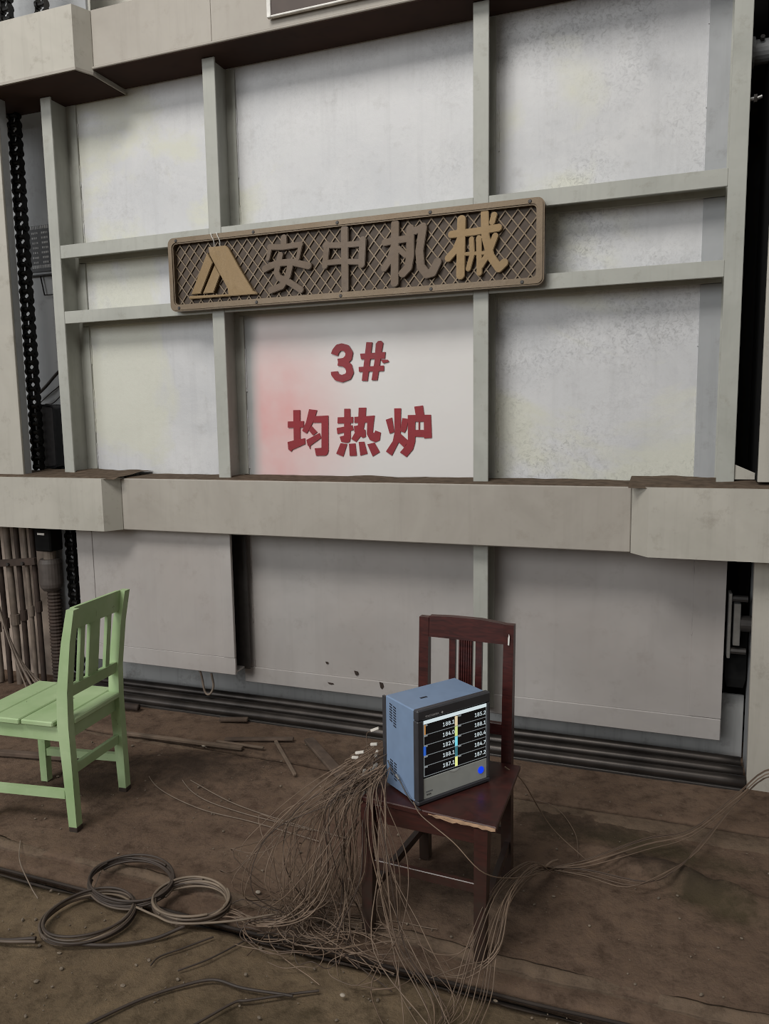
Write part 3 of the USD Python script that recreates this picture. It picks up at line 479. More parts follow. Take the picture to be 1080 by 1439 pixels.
# ================================================================== things on the casing at the left
o = (-3.35, 3.50, 1.27)
CB = thing('control_box', 'glossy black box with rounded corners standing on the beam behind the left chain', 'control box', o)
gl = plain('black_enamel', (.02, .02, .022), rough=.22, spec=.6)
bxr = rrect(-3.46, -3.285, 1.285, 1.655, .035)
part(CB, 'body', off(ext(bxr, 3.47, 3.58), o), gl)
part(CB, 'cover', off(ext(bxr.buffer(-.016), 3.455, 3.4705), o), plain('black_cover', (.06, .058, .062), rough=.3))
part(CB, 'rim', off(ext(bxr.difference(bxr.buffer(-.012)), 3.450, 3.4705), o), gl)
part(CB, 'foot', off(bx(-3.45, -3.29, 3.49, 3.57, 1.262, 1.29), o), BLACKSTEEL)
o = (-3.385, 3.598, 2.43)
LP = thing('label_plate', 'dark rating plate with rows of pale marks on the grey plate behind the chains', 'label plate', o)
part(LP, 'plate', off(bx(-3.53, -3.30, 3.592, 3.5985, 2.425, 2.685, .001), o), plain('label_dark', (.06, .062, .066), rough=.5))
R = random.Random(5); mk = []
for r in range(9):
    z = 2.445 + r*.0275; cols = [(-3.50, -3.452), (-3.43, -3.38)] if 0 < r < 8 else [(-3.51, -3.31)]
    for a, b in cols:
        x = a + R.uniform(0, .008)
        while x < b:
            w = R.uniform(.005, .011); h = .018 if r in (0, 8) else .011
            mk.append(bx(x, min(x + w, b), 3.5905, 3.592, z, z + h, 0)); x += w + R.uniform(.003, .006)
part(LP, 'row_of_marks', [off(m, o) for m in mk], plain('mark_grey', (.42, .42, .42)), kind='stuff')
o = (-3.40, 3.59, 2.30)
BK = thing('wire_bracket', 'thin black wire holder below the rating plate', 'bracket', o)
part(BK, 'rail', off(bx(-3.53, -3.30, 3.578, 3.5985, 2.398, 2.408), o), BLACKSTEEL)
part(BK, 'holder', off(tube([(-3.445, 3.585, 2.397), (-3.425, 3.585, 2.29), (-3.35, 3.585, 2.29), (-3.325, 3.585, 2.397)], .004, 6), o), BLACKSTEEL)
for k, (p, lb) in enumerate(((((-3.52, 3.55, 1.70), (-3.42, 3.54, 1.76), (-3.33, 3.55, 1.84), (-3.20, 3.56, 1.93)), 'thick dark cable rising to the right above the black box'), (((-3.50, 3.56, 1.66), (-3.40, 3.55, 1.72), (-3.30, 3.56, 1.79), (-3.19, 3.565, 1.92)), 'thin dark cable just under the thick one above the black box'), (((-3.46, 3.57, 1.66), (-3.38, 3.55, 1.665), (-3.30, 3.56, 1.74), (-3.22, 3.57, 1.88)), 'thin sagging cable running down onto the black box'))):
    tag(part(None, 'power_cable', tube(spline(p, 20), .009 if k == 0 else .003, 7), DARKSTEEL, smooth=True), lb, 'cable')

# pipes and actuator under the left end of the beam
PG = 'upright pipes in the corner under the beam'
names = ['pale upright pipe at the left edge under the beam', 'rusty upright pipe next to the leftmost pale pipe', 'pale upright pipe, second pale one from the left edge', 'dark rusty pipe left of the middle of the pipe group', 'pale thin pipe with a bend at its foot', 'rusty pipe nearest the actuator']
for k, (xb, xt, r, mt) in enumerate(((-3.68, -3.72, .021, PALEPIPE), (-3.605, -3.63, .015, RUST), (-3.53, -3.56, .020, PALEPIPE), (-3.465, -3.485, .015, RUST), (-3.405, -3.425, .013, PALEPIPE), (-3.35, -3.368, .015, RUST))):
    o = (xb, 3.30, .02); P_ = thing('upright_pipe', names[k], 'pipe', o)
    part(P_, 'pipe', off(tube(spline([(xb, 3.30, .02), (xb*.6 + xt*.4, 3.305, .4), (xt, 3.30, 1.2)], 12), r, 10), o), mt, smooth=True)
    part(P_, 'coupling', off(cyl((xb*.8 + xt*.2, 3.303, .32 + .03*k), (xb*.8 + xt*.2, 3.303, .38 + .03*k), r*1.35, 12), o), mt)
o = (-3.5, 3.26, .76); PC = thing('pipe_clamp', 'dark flat bar clamping the upright pipes together', 'clamp', o)
part(PC, 'clamp_bar', off(bar((-3.72, 3.262, .735), (-3.31, 3.262, .775), .022, .040), o), RUST)
for x in (-3.65, -3.50, -3.39): part(PC, 'bolt', off(cyl((x, 3.2515, .765 - .1*(x + 3.39)*-.9 if False else .75 + .0976*(x + 3.5)), (x, 3.238, .75 + .0976*(x + 3.5)), .010, 6), o), DARKSTEEL)
o = (-3.255, 3.32, .02); AC = thing('actuator', 'brown cylindrical actuator with a black head hanging under the beam beside the pipes', 'actuator', o)
part(AC, 'head', off(bx(-3.32, -3.205, 3.27, 3.37, .83, .985, .008), o), BLACKSHADE)
part(AC, 'neck', off(cyl((-3.262, 3.32, .775), (-3.262, 3.32, .832), .035, 16), o), PALEPIPE)
part(AC, 'body', off(lathe([(0, .60), (.045, .60), (.060, .62), (.064, .64), (.064, .76), (.055, .782), (0, .784)]).apply_translation([-3.262, 3.32, 0]), o), plain('actuator_grey', (.075, .062, .055), rough=.6))
th = []; prof = []
for z in np.arange(.05, .605, .02): prof += [(.034, z), (.040, z + .01)]
part(AC, 'ribbed_hose', off(lathe([(0, .05)] + prof + [(0, .61)], 14).apply_translation([-3.250, 3.32, 0]), o), RUST)
part(AC, 'tag', off(bx(-3.29, -3.24, 3.266, 3.2695, .925, .937, 0), o), WHITE, label='small pale tag')
R = random.Random(8)
for k in range(5):
    a = (-3.70 + .01*k, 3.270, .80 - .05*k); e = (-3.10 + .03*k, 2.98 + .03*k, .03)
    m_ = ((a[0] + e[0])/2 - .03, 3.14, .36 - .03*k)
    w = ['uppermost pale wire', 'second pale wire from the top', 'middle pale wire', 'fourth pale wire from the top', 'lowest pale wire']
    tag(part(None, 'hanging_wire', tube(spline([a, m_, e], 24), .0045 if k != 1 else .007, 6), PALEPIPE, smooth=True), w[k] + ' slanting down from the left edge behind the green chair', 'wire')
for k, (a, e, r, lb) in enumerate((((-3.30, 3.13, .035), (-2.60, 3.34 - .15, .03), .018, 'thin pipe lying on the floor behind the green chair seat'),)):
    tag(part(None, 'floor_pipe', tube([a, e], r, 10), RUST, smooth=True), lb, 'pipe')

# ================================================================== mechanism in the slot at the right
o = (.30, 3.42, .60); RB = thing('roller_bracket', 'steel guide roller bracket in the dark slot at the right of the door', 'bracket', o)
sl = plain('bare_steel', (.30, .30, .29), rough=.35, metal=.7)
part(RB, 'plate', off(bx(.272, .284, 3.40, 3.47, .52, .80), o), sl); part(RB, 'plate', off(bx(.292, .318, 3.39, 3.46, .58, .76), o), sl)
part(RB, 'roller', off(cyl((.318, 3.42, .67), (.372, 3.42, .67), .034, 18), o), DARKSTEEL); part(RB, 'shaft', off(cyl((.372, 3.42, .67), (.384, 3.42, .67), .012, 12), o), sl)
for z in (.55, .775): part(RB, 'bolt', off(cyl((.284, 3.42, z), (.345, 3.42, z), .014, 8), o), DARKSTEEL)
o = (.32, 3.50, .2); GB = thing('guide_block', 'black hanging block below the guide roller in the right slot', 'block', o)
part(GB, 'block', off(hull([(x, y, z) for x in (.275, .358) for y in (3.50, 3.56) for z in (.40, .62)] + [(x, y, .36) for x in (.285, .35) for y in (3.51, 3.55)]), o), BLACKSHADE)
o = (.40, 3.50, 2.95); RP = thing('cross_shaft', 'grey round shaft crossing the dark slot near the top right corner', 'shaft', o)
part(RP, 'shaft', off(cyl((.275, 3.50, 2.955), (.70, 3.50, 2.955), .045, 20), o), BACKPLATE)
part(RP, 'collar', off(cyl((.268, 3.50, 2.955), (.286, 3.50, 2.955), .058, 20), o), BACKPLATE)
part(RP, 'bolt', off(cyl((.31, 3.462, 2.985), (.31, 3.445, 2.99), .009, 6), o), DARKSTEEL)
o = (.29, 3.33, 2.72); BT = thing('lock_bolt', 'small steel bolt on the outer side of the right rib near the top', 'bolt', o)
part(BT, 'head', off(cyl((.2765, 3.32, 2.72), (.288, 3.32, 2.72), .016, 6), o), DARKSTEEL); part(BT, 'shank', off(cyl((.264, 3.32, 2.72), (.2765, 3.32, 2.72), .008, 10), o), sl); part(BT, 'pin', off(cyl((.288, 3.32, 2.72), (.305, 3.32, 2.725), .007, 10), o), sl)

# ================================================================== STEEL TRACK in the floor groove
o = (-1.2, 1.86, -.03); TR = thing('floor_track', 'pair of dark steel edges set in the groove across the floor', 'track', o)
for y0, y1, z in ((1.846, 1.854, -.018), (1.872, 1.880, -.012)): part(TR, 'edge_bar', off(tube([(x, (y0 + y1)/2 + .004*(meshkit.noise([x*2.1, y0*50, 0]) - .5), z - .006 + .012*(meshkit.noise([x*3.3, y0*90, 1]) - .6)) for x in np.arange(-4.9, 2.41, .06)], .0048, 6), o), TRACKM, smooth=True)


# ================================================================== GREEN CHAIR
def green_mat():
    n = {'g': ('geometry', {}), 'n1': ('noise_texture', {'scale': 6.0, 'detail': 6.0}), 'r1': ('rgb_ramp', {'ramp': [(.3, (.32, .46, .225)), (.7, (.45, .58, .335))]}),
         'n3': ('noise_texture', {'scale': 16.0, 'detail': 10.0, 'roughness': .75, 'distortion': 1.0}), 'r3': ('rgb_ramp', {'ramp': [(.63, (0, 0, 0)), (.69, (.9,)*3)]}), 'd': ('mix', {'color2': (.055, .045, .03)}),
         'b': ('bump', {'strength': .35, 'distance': .003}), 'p': ('principled_bsdf', {'roughness': .5, 'specular_ior_level': .4})}
    l = [('g.position', 'n1.vector'), ('n1.fac', 'r1.fac'), ('g.position', 'n3.vector'), ('n3.fac', 'r3.fac'), ('r3.color', 'd.fac'), ('r1.color', 'd.color1'), ('d.color', 'p.base_color'), ('n3.fac', 'b.height'), ('b.normal', 'p.normal')]
    return mat('green_paint', n, l)
GREEN = green_mat()
GC = thing('wooden_chair', 'pale green painted wooden chair with slatted back at the left edge', 'chair', (-2.281, 2.282, .002), -84.6)
def leg_rear(x, pr=.0):
    """a sawn rear post, bent back above and below the seat: profile in (y, z)"""
    c = [(.180, 0), (.168, .25), (.158, .42), (.166, .55), (.200, .74), (.232, .868)]
    f_ = np.array(c); th = np.interp(f_[:, 1], [0, .2, .45, .87], [.034, .040, .050, .032])
    prof = [(y, z) for (y, z) in f_] + [(y + t, z) for (y, z), t in zip(f_[::-1], th[::-1])]
    m = trimesh.creation.extrude_polygon(Polygon(prof), .034, engine='earcut'); v = m.vertices.copy()
    m.vertices = np.c_[x - .017 + v[:, 2], v[:, 0], v[:, 1]]; m.invert(); return m
for sx in (.160, -.160):
    lg = part(GC, 'rear_post', leg_rear(sx), GREEN)
    part(lg, 'worn_foot', bx(sx - .0178, sx + .0178, .1785, .2155, -.001, .020), RUST, label='bare dark foot')
for sx in (.165, -.165): part(GC, 'front_leg', hull([(sx + a*.019, -.195 + b*.019, .405) for a in (-1, 1) for b in (-1, 1)] + [(sx + a*.016, -.195 + b*.016, 0) for a in (-1, 1) for b in (-1, 1)]), GREEN)
part(GC, 'top_rail', hull([(x, y, z) for x in (-.1428, .1428) for y, z in ((.208, .782), (.232, .784), (.222, .868), (.242, .870), (.216, .800))] ), GREEN)
part(GC, 'lower_rail', hull([(x, y, z) for x in (-.143, .143) for y, z in ((.176, .520), (.198, .520), (.184, .566), (.206, .566))]), GREEN)
for xc, w in ((.078, .026), (.004, .062), (-.088, .026)):
    part(GC, 'slat', hull([(xc + a*w/2, y, z) for a in (-1, 1) for y, z in ((.186, .560), (.200, .560), (.213, .790), (.227, .790))]), GREEN)
ys = [-.225, -.118, .006, .152]
for k in range(3):
    part(GC, 'seat_board', bx(-.195 if k < 2 else -.192, .195 if k < 2 else .192, ys[k] + .0025, ys[k + 1] - .0025, .415 + .001*k, .437 + .001*(k % 2), .004), GREEN)
part(GC, 'seat_board', bx(-.142, .142, .1545, .212, .416, .438, .004), GREEN)
part(GC, 'apron', bx(-.143, .143, -.206, -.186, .355, .4145), GREEN); part(GC, 'apron', bx(-.143, .143, .168, .186, .355, .4145), GREEN)
for s in (-1, 1): part(GC, 'apron', bx(s*.160 - .009, s*.160 + .009, -.175, .157, .352, .4145), GREEN)
for s in (-1, 1): part(GC, 'side_stretcher', hull([(s*.163 + a*.011, y, z) for a in (-1, 1) for y, z in ((-.176, .118), (-.176, .150), (.168, .128), (.168, .160))]), GREEN)
part(GC, 'rear_stretcher', bx(-.143, .143, .176, .194, .214, .252), GREEN)

# ================================================================== RED CHAIR
def red_mat():
    n = {'g': ('geometry', {}), 'm': ('mapping', {'scale': (9, 9, 40)}), 'n1': ('noise_texture', {'scale': 2.0, 'detail': 6.0, 'distortion': 1.0}), 'r1': ('rgb_ramp', {'ramp': [(.3, (.030, .0075, .007)), (.7, (.070, .015, .0125))]}),
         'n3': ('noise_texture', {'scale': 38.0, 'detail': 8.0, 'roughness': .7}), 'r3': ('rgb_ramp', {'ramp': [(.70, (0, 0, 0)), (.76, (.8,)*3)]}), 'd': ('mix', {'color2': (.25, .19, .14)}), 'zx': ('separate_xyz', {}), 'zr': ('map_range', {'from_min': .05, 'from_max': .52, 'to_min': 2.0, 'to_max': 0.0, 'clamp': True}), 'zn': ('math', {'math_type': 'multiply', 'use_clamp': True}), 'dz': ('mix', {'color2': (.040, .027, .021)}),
         'p': ('principled_bsdf', {'roughness': .33, 'specular_ior_level': .45})}
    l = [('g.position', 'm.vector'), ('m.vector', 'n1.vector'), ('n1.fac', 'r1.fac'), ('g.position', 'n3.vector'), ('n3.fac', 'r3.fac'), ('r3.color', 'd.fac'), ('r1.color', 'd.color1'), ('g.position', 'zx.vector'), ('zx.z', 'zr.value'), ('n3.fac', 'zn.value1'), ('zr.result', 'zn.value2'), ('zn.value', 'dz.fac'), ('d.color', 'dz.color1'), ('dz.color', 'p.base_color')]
    return mat('red_varnish', n, l)
REDV = red_mat(); RAW = plain('raw_split_wood', (.42, .27, .17), rough=.8, var=.3, scale=40)
RCO = (-.618, 2.174, .002)
RC = thing('wooden_chair', 'dark red varnished wooden chair carrying the grey recorder', 'chair', RCO, -3.2)
for s in (-1, 1):
    part(RC, 'front_leg', hull([(s*.176 + a*.020, -.180 + b*.020, .396) for a in (-1, 1) for b in (-1, 1)] + [(s*.176 + a*.016, -.200 + b*.016, 0) for a in (-1, 1) for b in (-1, 1)]), REDV)
    c = np.array([(.203, 0), (.198, .2), (.196, .40), (.204, .60), (.222, .872)]); prof = [tuple(q) for q in c] + [(y + .034 - .008*(z > .8), z) for y, z in c[::-1]]
    m = trimesh.creation.extrude_polygon(Polygon(prof), .034, engine='earcut'); v = m.vertices.copy(); m.vertices = np.c_[s*.147 - .017 + v[:, 2], v[:, 0], v[:, 1]]; m.invert()
    part(RC, 'back_post', m, REDV)
    part(RC, 'side_apron', hull([(s*.170 + a*.010, -.159, z) for a in (-1, 1) for z in (.340, .3965)] + [(s*.150 + a*.010, .195, z) for a in (-1, 1) for z in (.340, .3965)]), REDV)
    part(RC, 'side_stretcher', hull([(s*.174 + a*.009, -.176, z) for a in (-1, 1) for z in (.105, .130)] + [(s*.150 + a*.009, .199, z) for a in (-1, 1) for z in (.108, .133)]), REDV)
tp = Polygon([(-.1295, .806), (.1295, .806), (.1295, .872), (.05, .880), (-.05, .880), (-.1295, .876)])
m = ext(tp, .219, .245); m.vertices[:, 1] += (m.vertices[:, 2] - .80)*.08; part(RC, 'top_rail', m, REDV)
part(RC, 'lower_rail', bx(-.130, .130, .204, .224, .50, .54), REDV)
for xc, w in ((-.046, .022), (.046, .022)): part(RC, 'slat', hull([(xc + a*w/2, y, z) for a in (-1, 1) for y, z in ((.208, .535), (.222, .535), (.222, .806), (.236, .806))]), REDV)
fl = []
for k in range(6):
    xa = -.0235 + k*.0079
    fl.append(hull([(xa + dx, y + (z - .535)*.052, z) for dx, y in ((0, .209), (.0079, .209), (.0062, .205), (.0017, .205), (0, .222), (.0079, .222)) for z in (.535, .806)]))
part(RC, 'fluted_splat', fl, REDV, label='wide central splat with vertical flutes')
SEAT = np.array([(-.200, -.185), (.222, -.205), (.196, .192), (-.186, .196)])
part(RC, 'seat', hull([(x, y, z) for x, y in SEAT for z in (.399, .411)] + [(x*.985, y*.985, zz) for x, y in SEAT for zz in (.397, .4135)]), REDV)
part(RC, 'front_apron', bx(-.155, .155, -.186, -.168, .340, .3965), REDV)
part(RC, 'rear_apron', bx(-.129, .129, .198, .212, .340, .3965), REDV)
part(RC, 'front_stretcher', bx(-.160, .160, -.198, -.180, .196, .226), REDV)
part(RC, 'rear_stretcher', bx(-.130, .130, .208, .224, .150, .176), REDV)
R = random.Random(3); xs = np.linspace(.005, .220, 18); top = [.4115 - .002*R.random() - (.004 if k < 3 else 0) for k in range(18)]; bot = [.397 + .006*R.random() + (.008*max(0, 1 - k/5)) for k in range(18)]
m = ext(Polygon(list(zip(xs, top)) + list(zip(xs[::-1], bot[::-1]))), -.003, .002); m.vertices[:, 1] += -.185 + (m.vertices[:, 0] + .200)*(-.020/.422); part(RC, 'split_edge', m, RAW, label='pale raw wood where the seat edge has split')
part(RC, 'paint_chip', [ext(Polygon([(.146, .808), (.151, .806), (.153, .835), (.150, .845), (.147, .83)]), .2125, .2142), ext(Polygon([(.172, .345), (.182, .34), (.184, .36), (.176, .358)]), -.2012, -.198)], WHITE, kind='stuff')

# ================================================================== RECORDER
GX = (-.646, 1.991, .4165); GXR = math.degrees(.936)
GXT = thing('paperless_recorder', 'grey blue data recorder with a lit screen standing on the red chair', 'recorder', GX, GXR)
W, Hh, D = .279, .292, .172
BLUE = plain('recorder_blue_grey', (.20, .285, .43), rough=.42, var=.06, scale=20); CHAR = plain('bezel_charcoal', (.045, .045, .052), rough=.4, var=.1)
PANELG = plain('flap_grey', (.50, .53, .50), rough=.45, var=.05); SLOT = plain('vent_dark', (.015, .018, .03), rough=.7)
body_ = bx(.004, W - .004, .022, D, .004, Hh - .004, .003)
part(GXT, 'housing', body_, BLUE)
part(GXT, 'bezel', [bx(0, W, 0, .0225, 0, .0155, .004), bx(0, W, 0, .0225, .259, Hh, .004), bx(0, .0225, .0, .0225, .0155, .259, .003), bx(.2665, W, 0, .0225, .0155, .259, .003), bx(.02, .268, .006, .022, .014, .262, 0)], CHAR)
SCR = part(GXT, 'screen', bx(.0232, .2660, .0035, .006, .081, .2585, .0005), plain('screen_dark', (.010, .013, .017), rough=.15, var=.1))
def glow(name, c, e): 
    return mat(name, {'e': ('emission', {'color': c, 'strength': e})}, [], 'e.emission')
GW, GG = glow('screen_white', (.85, .97, 1.0), .62), glow('screen_grey', (.62, .68, .70), .28)
gcol = {k: glow('screen_' + k, c, e) for k, c, e in (('orange', (1, .45, .12), .35), ('cream', (1.0, .82, .5), .6), ('lime', (.85, 1.0, .35), .6), ('cyan', (.25, .85, 1.0), .65), ('teal', (.10, .35, .42), .4), ('blue', (.05, .2, .9), .45), ('yellow', (.95, 1.0, .35), .7))}
fy = lambda x0, x1, z0, z1, t=.0006: bx(x0, x1, .0035 - t, .0034, z0, z1, 0)
part(SCR, 'header_bar', fy(.0245, .2645, .2455, .2565), GW)
rowh = .0318; rl = []
for k in range(6):
    z = .2445 - k*rowh
    if 0 < k: rl += [fy(.0245, .2645, z - .0008, z + .0008)]
    if k < 5: rl += [fy(.027, .0385, z - .0052, z - .0012), fy(.1535, .1645, z - .0052, z - .0012)]
rl += [fy(.0245, .0265, .086, .245), fy(.2625, .2645, .086, .245)]
part(SCR, 'grid_lines', rl, GG)
def txt(s, x, z, h, mt, parent, name, y=.0030, right=False, t=.0006, bold=True):
    m = meshkit.text_mesh(s, h, t, bold=bold); v = m.vertices.copy(); w = v[:, 0].max()
    if right: x = x - w
    m.vertices = np.c_[x + v[:, 0], y - v[:, 2], z + v[:, 1]]; m.invert(); m.fix_normals(); return part(parent, name, m, mt)
for k, s in enumerate(('188.1', '184.0', '182.9', '188.1', '187.1')): txt(s, .1385, .2445 - (k + 1)*rowh + .010, .0118, GW, SCR, 'reading', right=True, bold=False)
for k, s in enumerate(('185.2', '188.1', '180.4', '184.7', '187.2')): txt(s, .2610, .2445 - (k + 1)*rowh + .010, .0118, GW, SCR, 'reading', right=True, bold=False)
for nm, x0, x1, k0, k1 in (('orange', .0265, .0315, 0, 1), ('blue', .0235, .0320, 2.05, 3), ('cream', .1405, .1505, 0, 1), ('lime', .1405, .1505, 1, 2), ('cyan', .1405, .1505, 2, 3), ('teal', .1405, .1505, 3, 4), ('yellow', .1405, .1505, 4, 5)):
    part(SCR, 'colour_bar', bx(x0, x1, .0024, .0030, .2445 - k1*rowh + (.001), .2445 - k0*rowh - .001, 0), gcol[nm])
FP = part(GXT, 'front_flap', [bx(.0240, .2660, .0032, .006, .0155, .0785, .001)], PANELG)
part(FP, 'finger_notch', ext(Polygon([(.118, .0788), (.160, .0788), (.146, .0722), (.132, .0722)]), .0022, .0034), plain('notch_pale', (.66, .70, .67), rough=.4))
part(FP, 'power_button', cyl((.242, .0034, .047), (.242, .0012, .047), .0112, 24), glow('button_blue', (.01, .06, .95), .75), label='round blue lit button')
txt('GX20', .033, .0255, .0045, CHAR, FP, 'lettering', y=.0031, bold=False); 
part(FP, 'printed_mark', [fy(.031, .056, .0345, .0385)], plain('print_grey', (.22, .24, .25)))
txt('YOKOGAWA', .028, .2665, .0062, plain('logo_white', (.55, .55, .56)), GXT, 'brand_lettering', y=.0005, bold=False)
part(GXT, 'brand_diamond', ext(Polygon([(.0875, .2695), (.091, .2735), (.0945, .2695), (.091, .2655)]), -.0004, .0004), plain('logo_white2', (.6, .6, .6)))
vs = []
for z0, n, cols in ((.215, 6, (.142, .122)), (.045, 5, (.142, .122))):
    for ci, yc in enumerate(cols):
        for k in range(n + ci*1 + 1):
            z = z0 + k*.0085 - ci*.012; vs.append(hull([(.0031, yc + dy, z + dz + dy*.2) for dy in (-.007, .007) for dz in (0, .0036)] + [(.0042, yc + dy, z + dz + dy*.2) for dy in (-.007, .007) for dz in (0, .0036)]))
part(GXT, 'vent_slots', vs, SLOT, kind='stuff')
part(GXT, 'top_slot', bx(.075, .100, .083, .092, Hh - .0042, Hh - .0035, 0), SLOT)
part(GXT, 'rear_terminals', [bx(.012, W - .012, D - .001, D + .020, .02, Hh - .03, .003)] + [bx(.02 + .05*k, .06 + .05*k, D + .019, D + .032, .04, Hh - .05, .002) for k in range(5)], CHAR)
part(GXT, 'rear_lip', [bx(.004, .012, D - .002, D + .018, .02, Hh - .01, 0)], CHAR)
# ================================================================== THERMOCOUPLE WIRES
WIRE = [plain('wire_brown', (.125, .083, .057), rough=.6, var=.3, scale=10), plain('wire_tan', (.18, .125, .087), rough=.6, var=.3, scale=10), plain('wire_dark', (.06, .04, .03), rough=.6, var=.3, scale=10)]
def jit(R, p, a): return tuple(np.array(p, float) + np.array([R.uniform(-1, 1)*k for k in (a if isinstance(a, tuple) else (a,)*3)]))
def fl(p, z=.006): return (p[0], p[1], max(p[2], z))
def wire(parent, pts, R, r=None, n=34):
    c = spline([fl(q) for q in pts], n); c[:, 2] = np.maximum(c[:, 2], .004)
    part(parent, 'wire', tube(c, r or R.uniform(.0012, .0018), 5), WIRE[R.choice((0, 0, 1, 1, 1, 2))], smooth=True)
ORG = (-.805, 2.10, .475)
LB = thing('wire_bundle', 'tangle of thin brown wires spilling off the left side of the red chair', 'wires', (0, 0, 0))
R = random.Random(21)
for k in range(46):                                                   # arcs out to the left, dropping to the floor
    a = R.random(); s = jit(R, ORG, (.03, .05, .06))
    a = a**1.4; out = (-.90 - .27*a + R.uniform(-.05, .05), 2.0 + R.uniform(-.12, .10), .36 - .14*a + R.uniform(-.06, .06))
    m1 = ((s[0]*.55 + out[0]*.45), (s[1] + out[1])/2, (s[2]*.6 + out[2]*.4) + R.uniform(-.02, .04))
    m2 = (out[0] - .05 + R.uniform(-.05, .07), out[1] - .05 + R.uniform(-.05, .05), .17 + R.uniform(-.06, .06))
    e = (-.90 - .24*R.random(), 1.93 + R.uniform(-.10, .12), .006)
    tail = (e[0] + R.uniform(-.05, .30), e[1] + R.uniform(-.14, .06), .006 + R.random()*.02)
    wire(LB, [s, m1, out, m2, e, tail], R)
for k in range(30):                                                   # wires falling straight down beside the front left leg
    s = jit(R, (-.80, 2.06, .47), (.035, .04, .04)); x = -.86 + R.uniform(-.07, .06)
    e = (x + R.uniform(-.12, .10), 1.95 + R.uniform(-.10, .10), .006)
    wire(LB, [s, (x, 2.0 + R.uniform(-.05, .04), .40 + R.uniform(-.03, .02)), (x + R.uniform(-.03, .03), 1.965 + R.uniform(-.05, .05), .2), e, (e[0] + R.uniform(-.22, .22), e[1] + R.uniform(-.12, .02), .006)], R)
LF = thing('wire_bundle', 'thin brown wires hanging over the front edge of the red chair seat', 'wires', (0, 0, 0))
for k in range(14):                                                   # over the front edge, a long curve to the floor in front
    s = jit(R, (-.79, 2.07, .46), .03); b = R.uniform(-.03, .03)
    wire(LF, [s, (-.765 + b, 1.965, .435 + R.uniform(-.01, .02)), (-.71 + b + R.uniform(-.03, .03), 1.88 + R.uniform(-.03, .03), .30 + R.uniform(-.05, .05)), (-.645 + b*1.8 + R.uniform(-.05, .05), 1.80 + R.uniform(-.05, .05), .12 + R.uniform(-.04, .05)), (-.605 + R.uniform(-.10, .16), 1.70 + R.uniform(-.08, .08), .006), (-.59 + R.uniform(-.03, .12), 1.56 + R.uniform(-.08, .08), .006)], R)
for k in range(24):                                                   # loose loops lying on the floor
    c = (-.92 + R.uniform(-.22, .22), 1.86 + R.uniform(-.10, .08)); r0 = R.uniform(.06, .17); a0 = R.uniform(0, 6.28); L = R.uniform(2.2, 5.0)
    sq = R.uniform(.5, .9); P = [(c[0] + r0*(1 + .1*math.sin(3*t + k))*math.cos(a0 + t), c[1] + sq*r0*math.sin(a0 + t), .006 + .03*R.random()) for t in np.linspace(0, L, 8)]
    wire(LB, P, R)
for k in range(7):                                                    # strands that end in the third coil
    s = jit(R, (-.86, 2.0, .30), .04)
    wire(LB, [s, (-.95 + R.uniform(-.04, .04), 1.90 + R.uniform(-.04, .05), .10), (-1.10, 1.89 + R.uniform(-.03, .03), .02), (-1.25, 1.88 + R.uniform(-.02, .04), .012), (-1.36 + R.uniform(-.03, .03), 1.80 + R.uniform(-.02, .02), .010)], R, r=.0022)
PLUG = plain('plug_white', (.62, .58, .52), rough=.4, var=.15)
for k, (x, y, z, a) in enumerate(((-.838, 2.135, .585, .4), (-.832, 2.11, .545, .1), (-.820, 2.11, .515, 1.2), (-.905, 2.10, .515, .2), (-.925, 2.09, .500, .0), (-.868, 2.07, .462, 1.4), (-.872, 2.075, .440, 1.3), (-.828, 2.085, .478, 1.0), (-.817, 2.09, .480, 1.1), (-.848, 2.04, .415, .9))):
    d = np.array([math.cos(a), .2, math.sin(a)]); d /= np.linalg.norm(d); p = np.array([-.832 + (x + .84)*.62, 2.092 + (y - 2.09)*.8, z - .01]); L = .022 if k % 3 else .028
    pl_ = part(LB, 'plug', bar(p - d*L/2, p + d*L/2, .013, .009, (0, .3, 1) if a < .9 else (1, .2, 0), .0015), PLUG, label='small pale plug on a wire end')
    wire(LB, [p - d*.012, p - d*.03 - np.array([0, 0, .02]), jit(R, (-.83, 2.08, .43), .02)], R, n=14)

NB = thing('wire_bundle', 'bundle of thin brown wires on the floor, from the red chair to the right edge', 'wires', (0, 0, 0))
R = random.Random(33)
NODE = (-.315, 2.425, .03)
for k in range(15):                                                   # node -> right edge
    a = R.uniform(-1, 1)
    if k < 9: P = [jit(R, NODE, (.015, .01, .010)), (-.20, 2.47 + .03*a, .05), (-.02, 2.60 + .05*a, .075), (.13, 2.74 + .03*a, .07), (.30, 3.02 + .02*a, .09 + .01*a), (.44, 3.14 + .015*a, .16 + .012*a), (.70, 3.13 + .02*a, .17), (1.05, 3.08 + .05*a, .03), (2.1, 3.0 + .08*a, .02)]
    else: P = [jit(R, NODE, (.015, .01, .010)), (-.20, 2.42 + .03*a, .04), (-.05 + .05*a, 2.40 + .04*a, .045), (.06 + .03*a, 2.49 + .03*a, .065), (.15, 2.66 + .02*a, .06), (.30, 3.00, .085), (.44, 3.13, .155), (.70, 3.12 + .02*a, .16), (1.05, 3.06 + .05*a, .03), (2.1, 3.02 + .08*a, .02)]
    wire(NB, P, R, n=44)
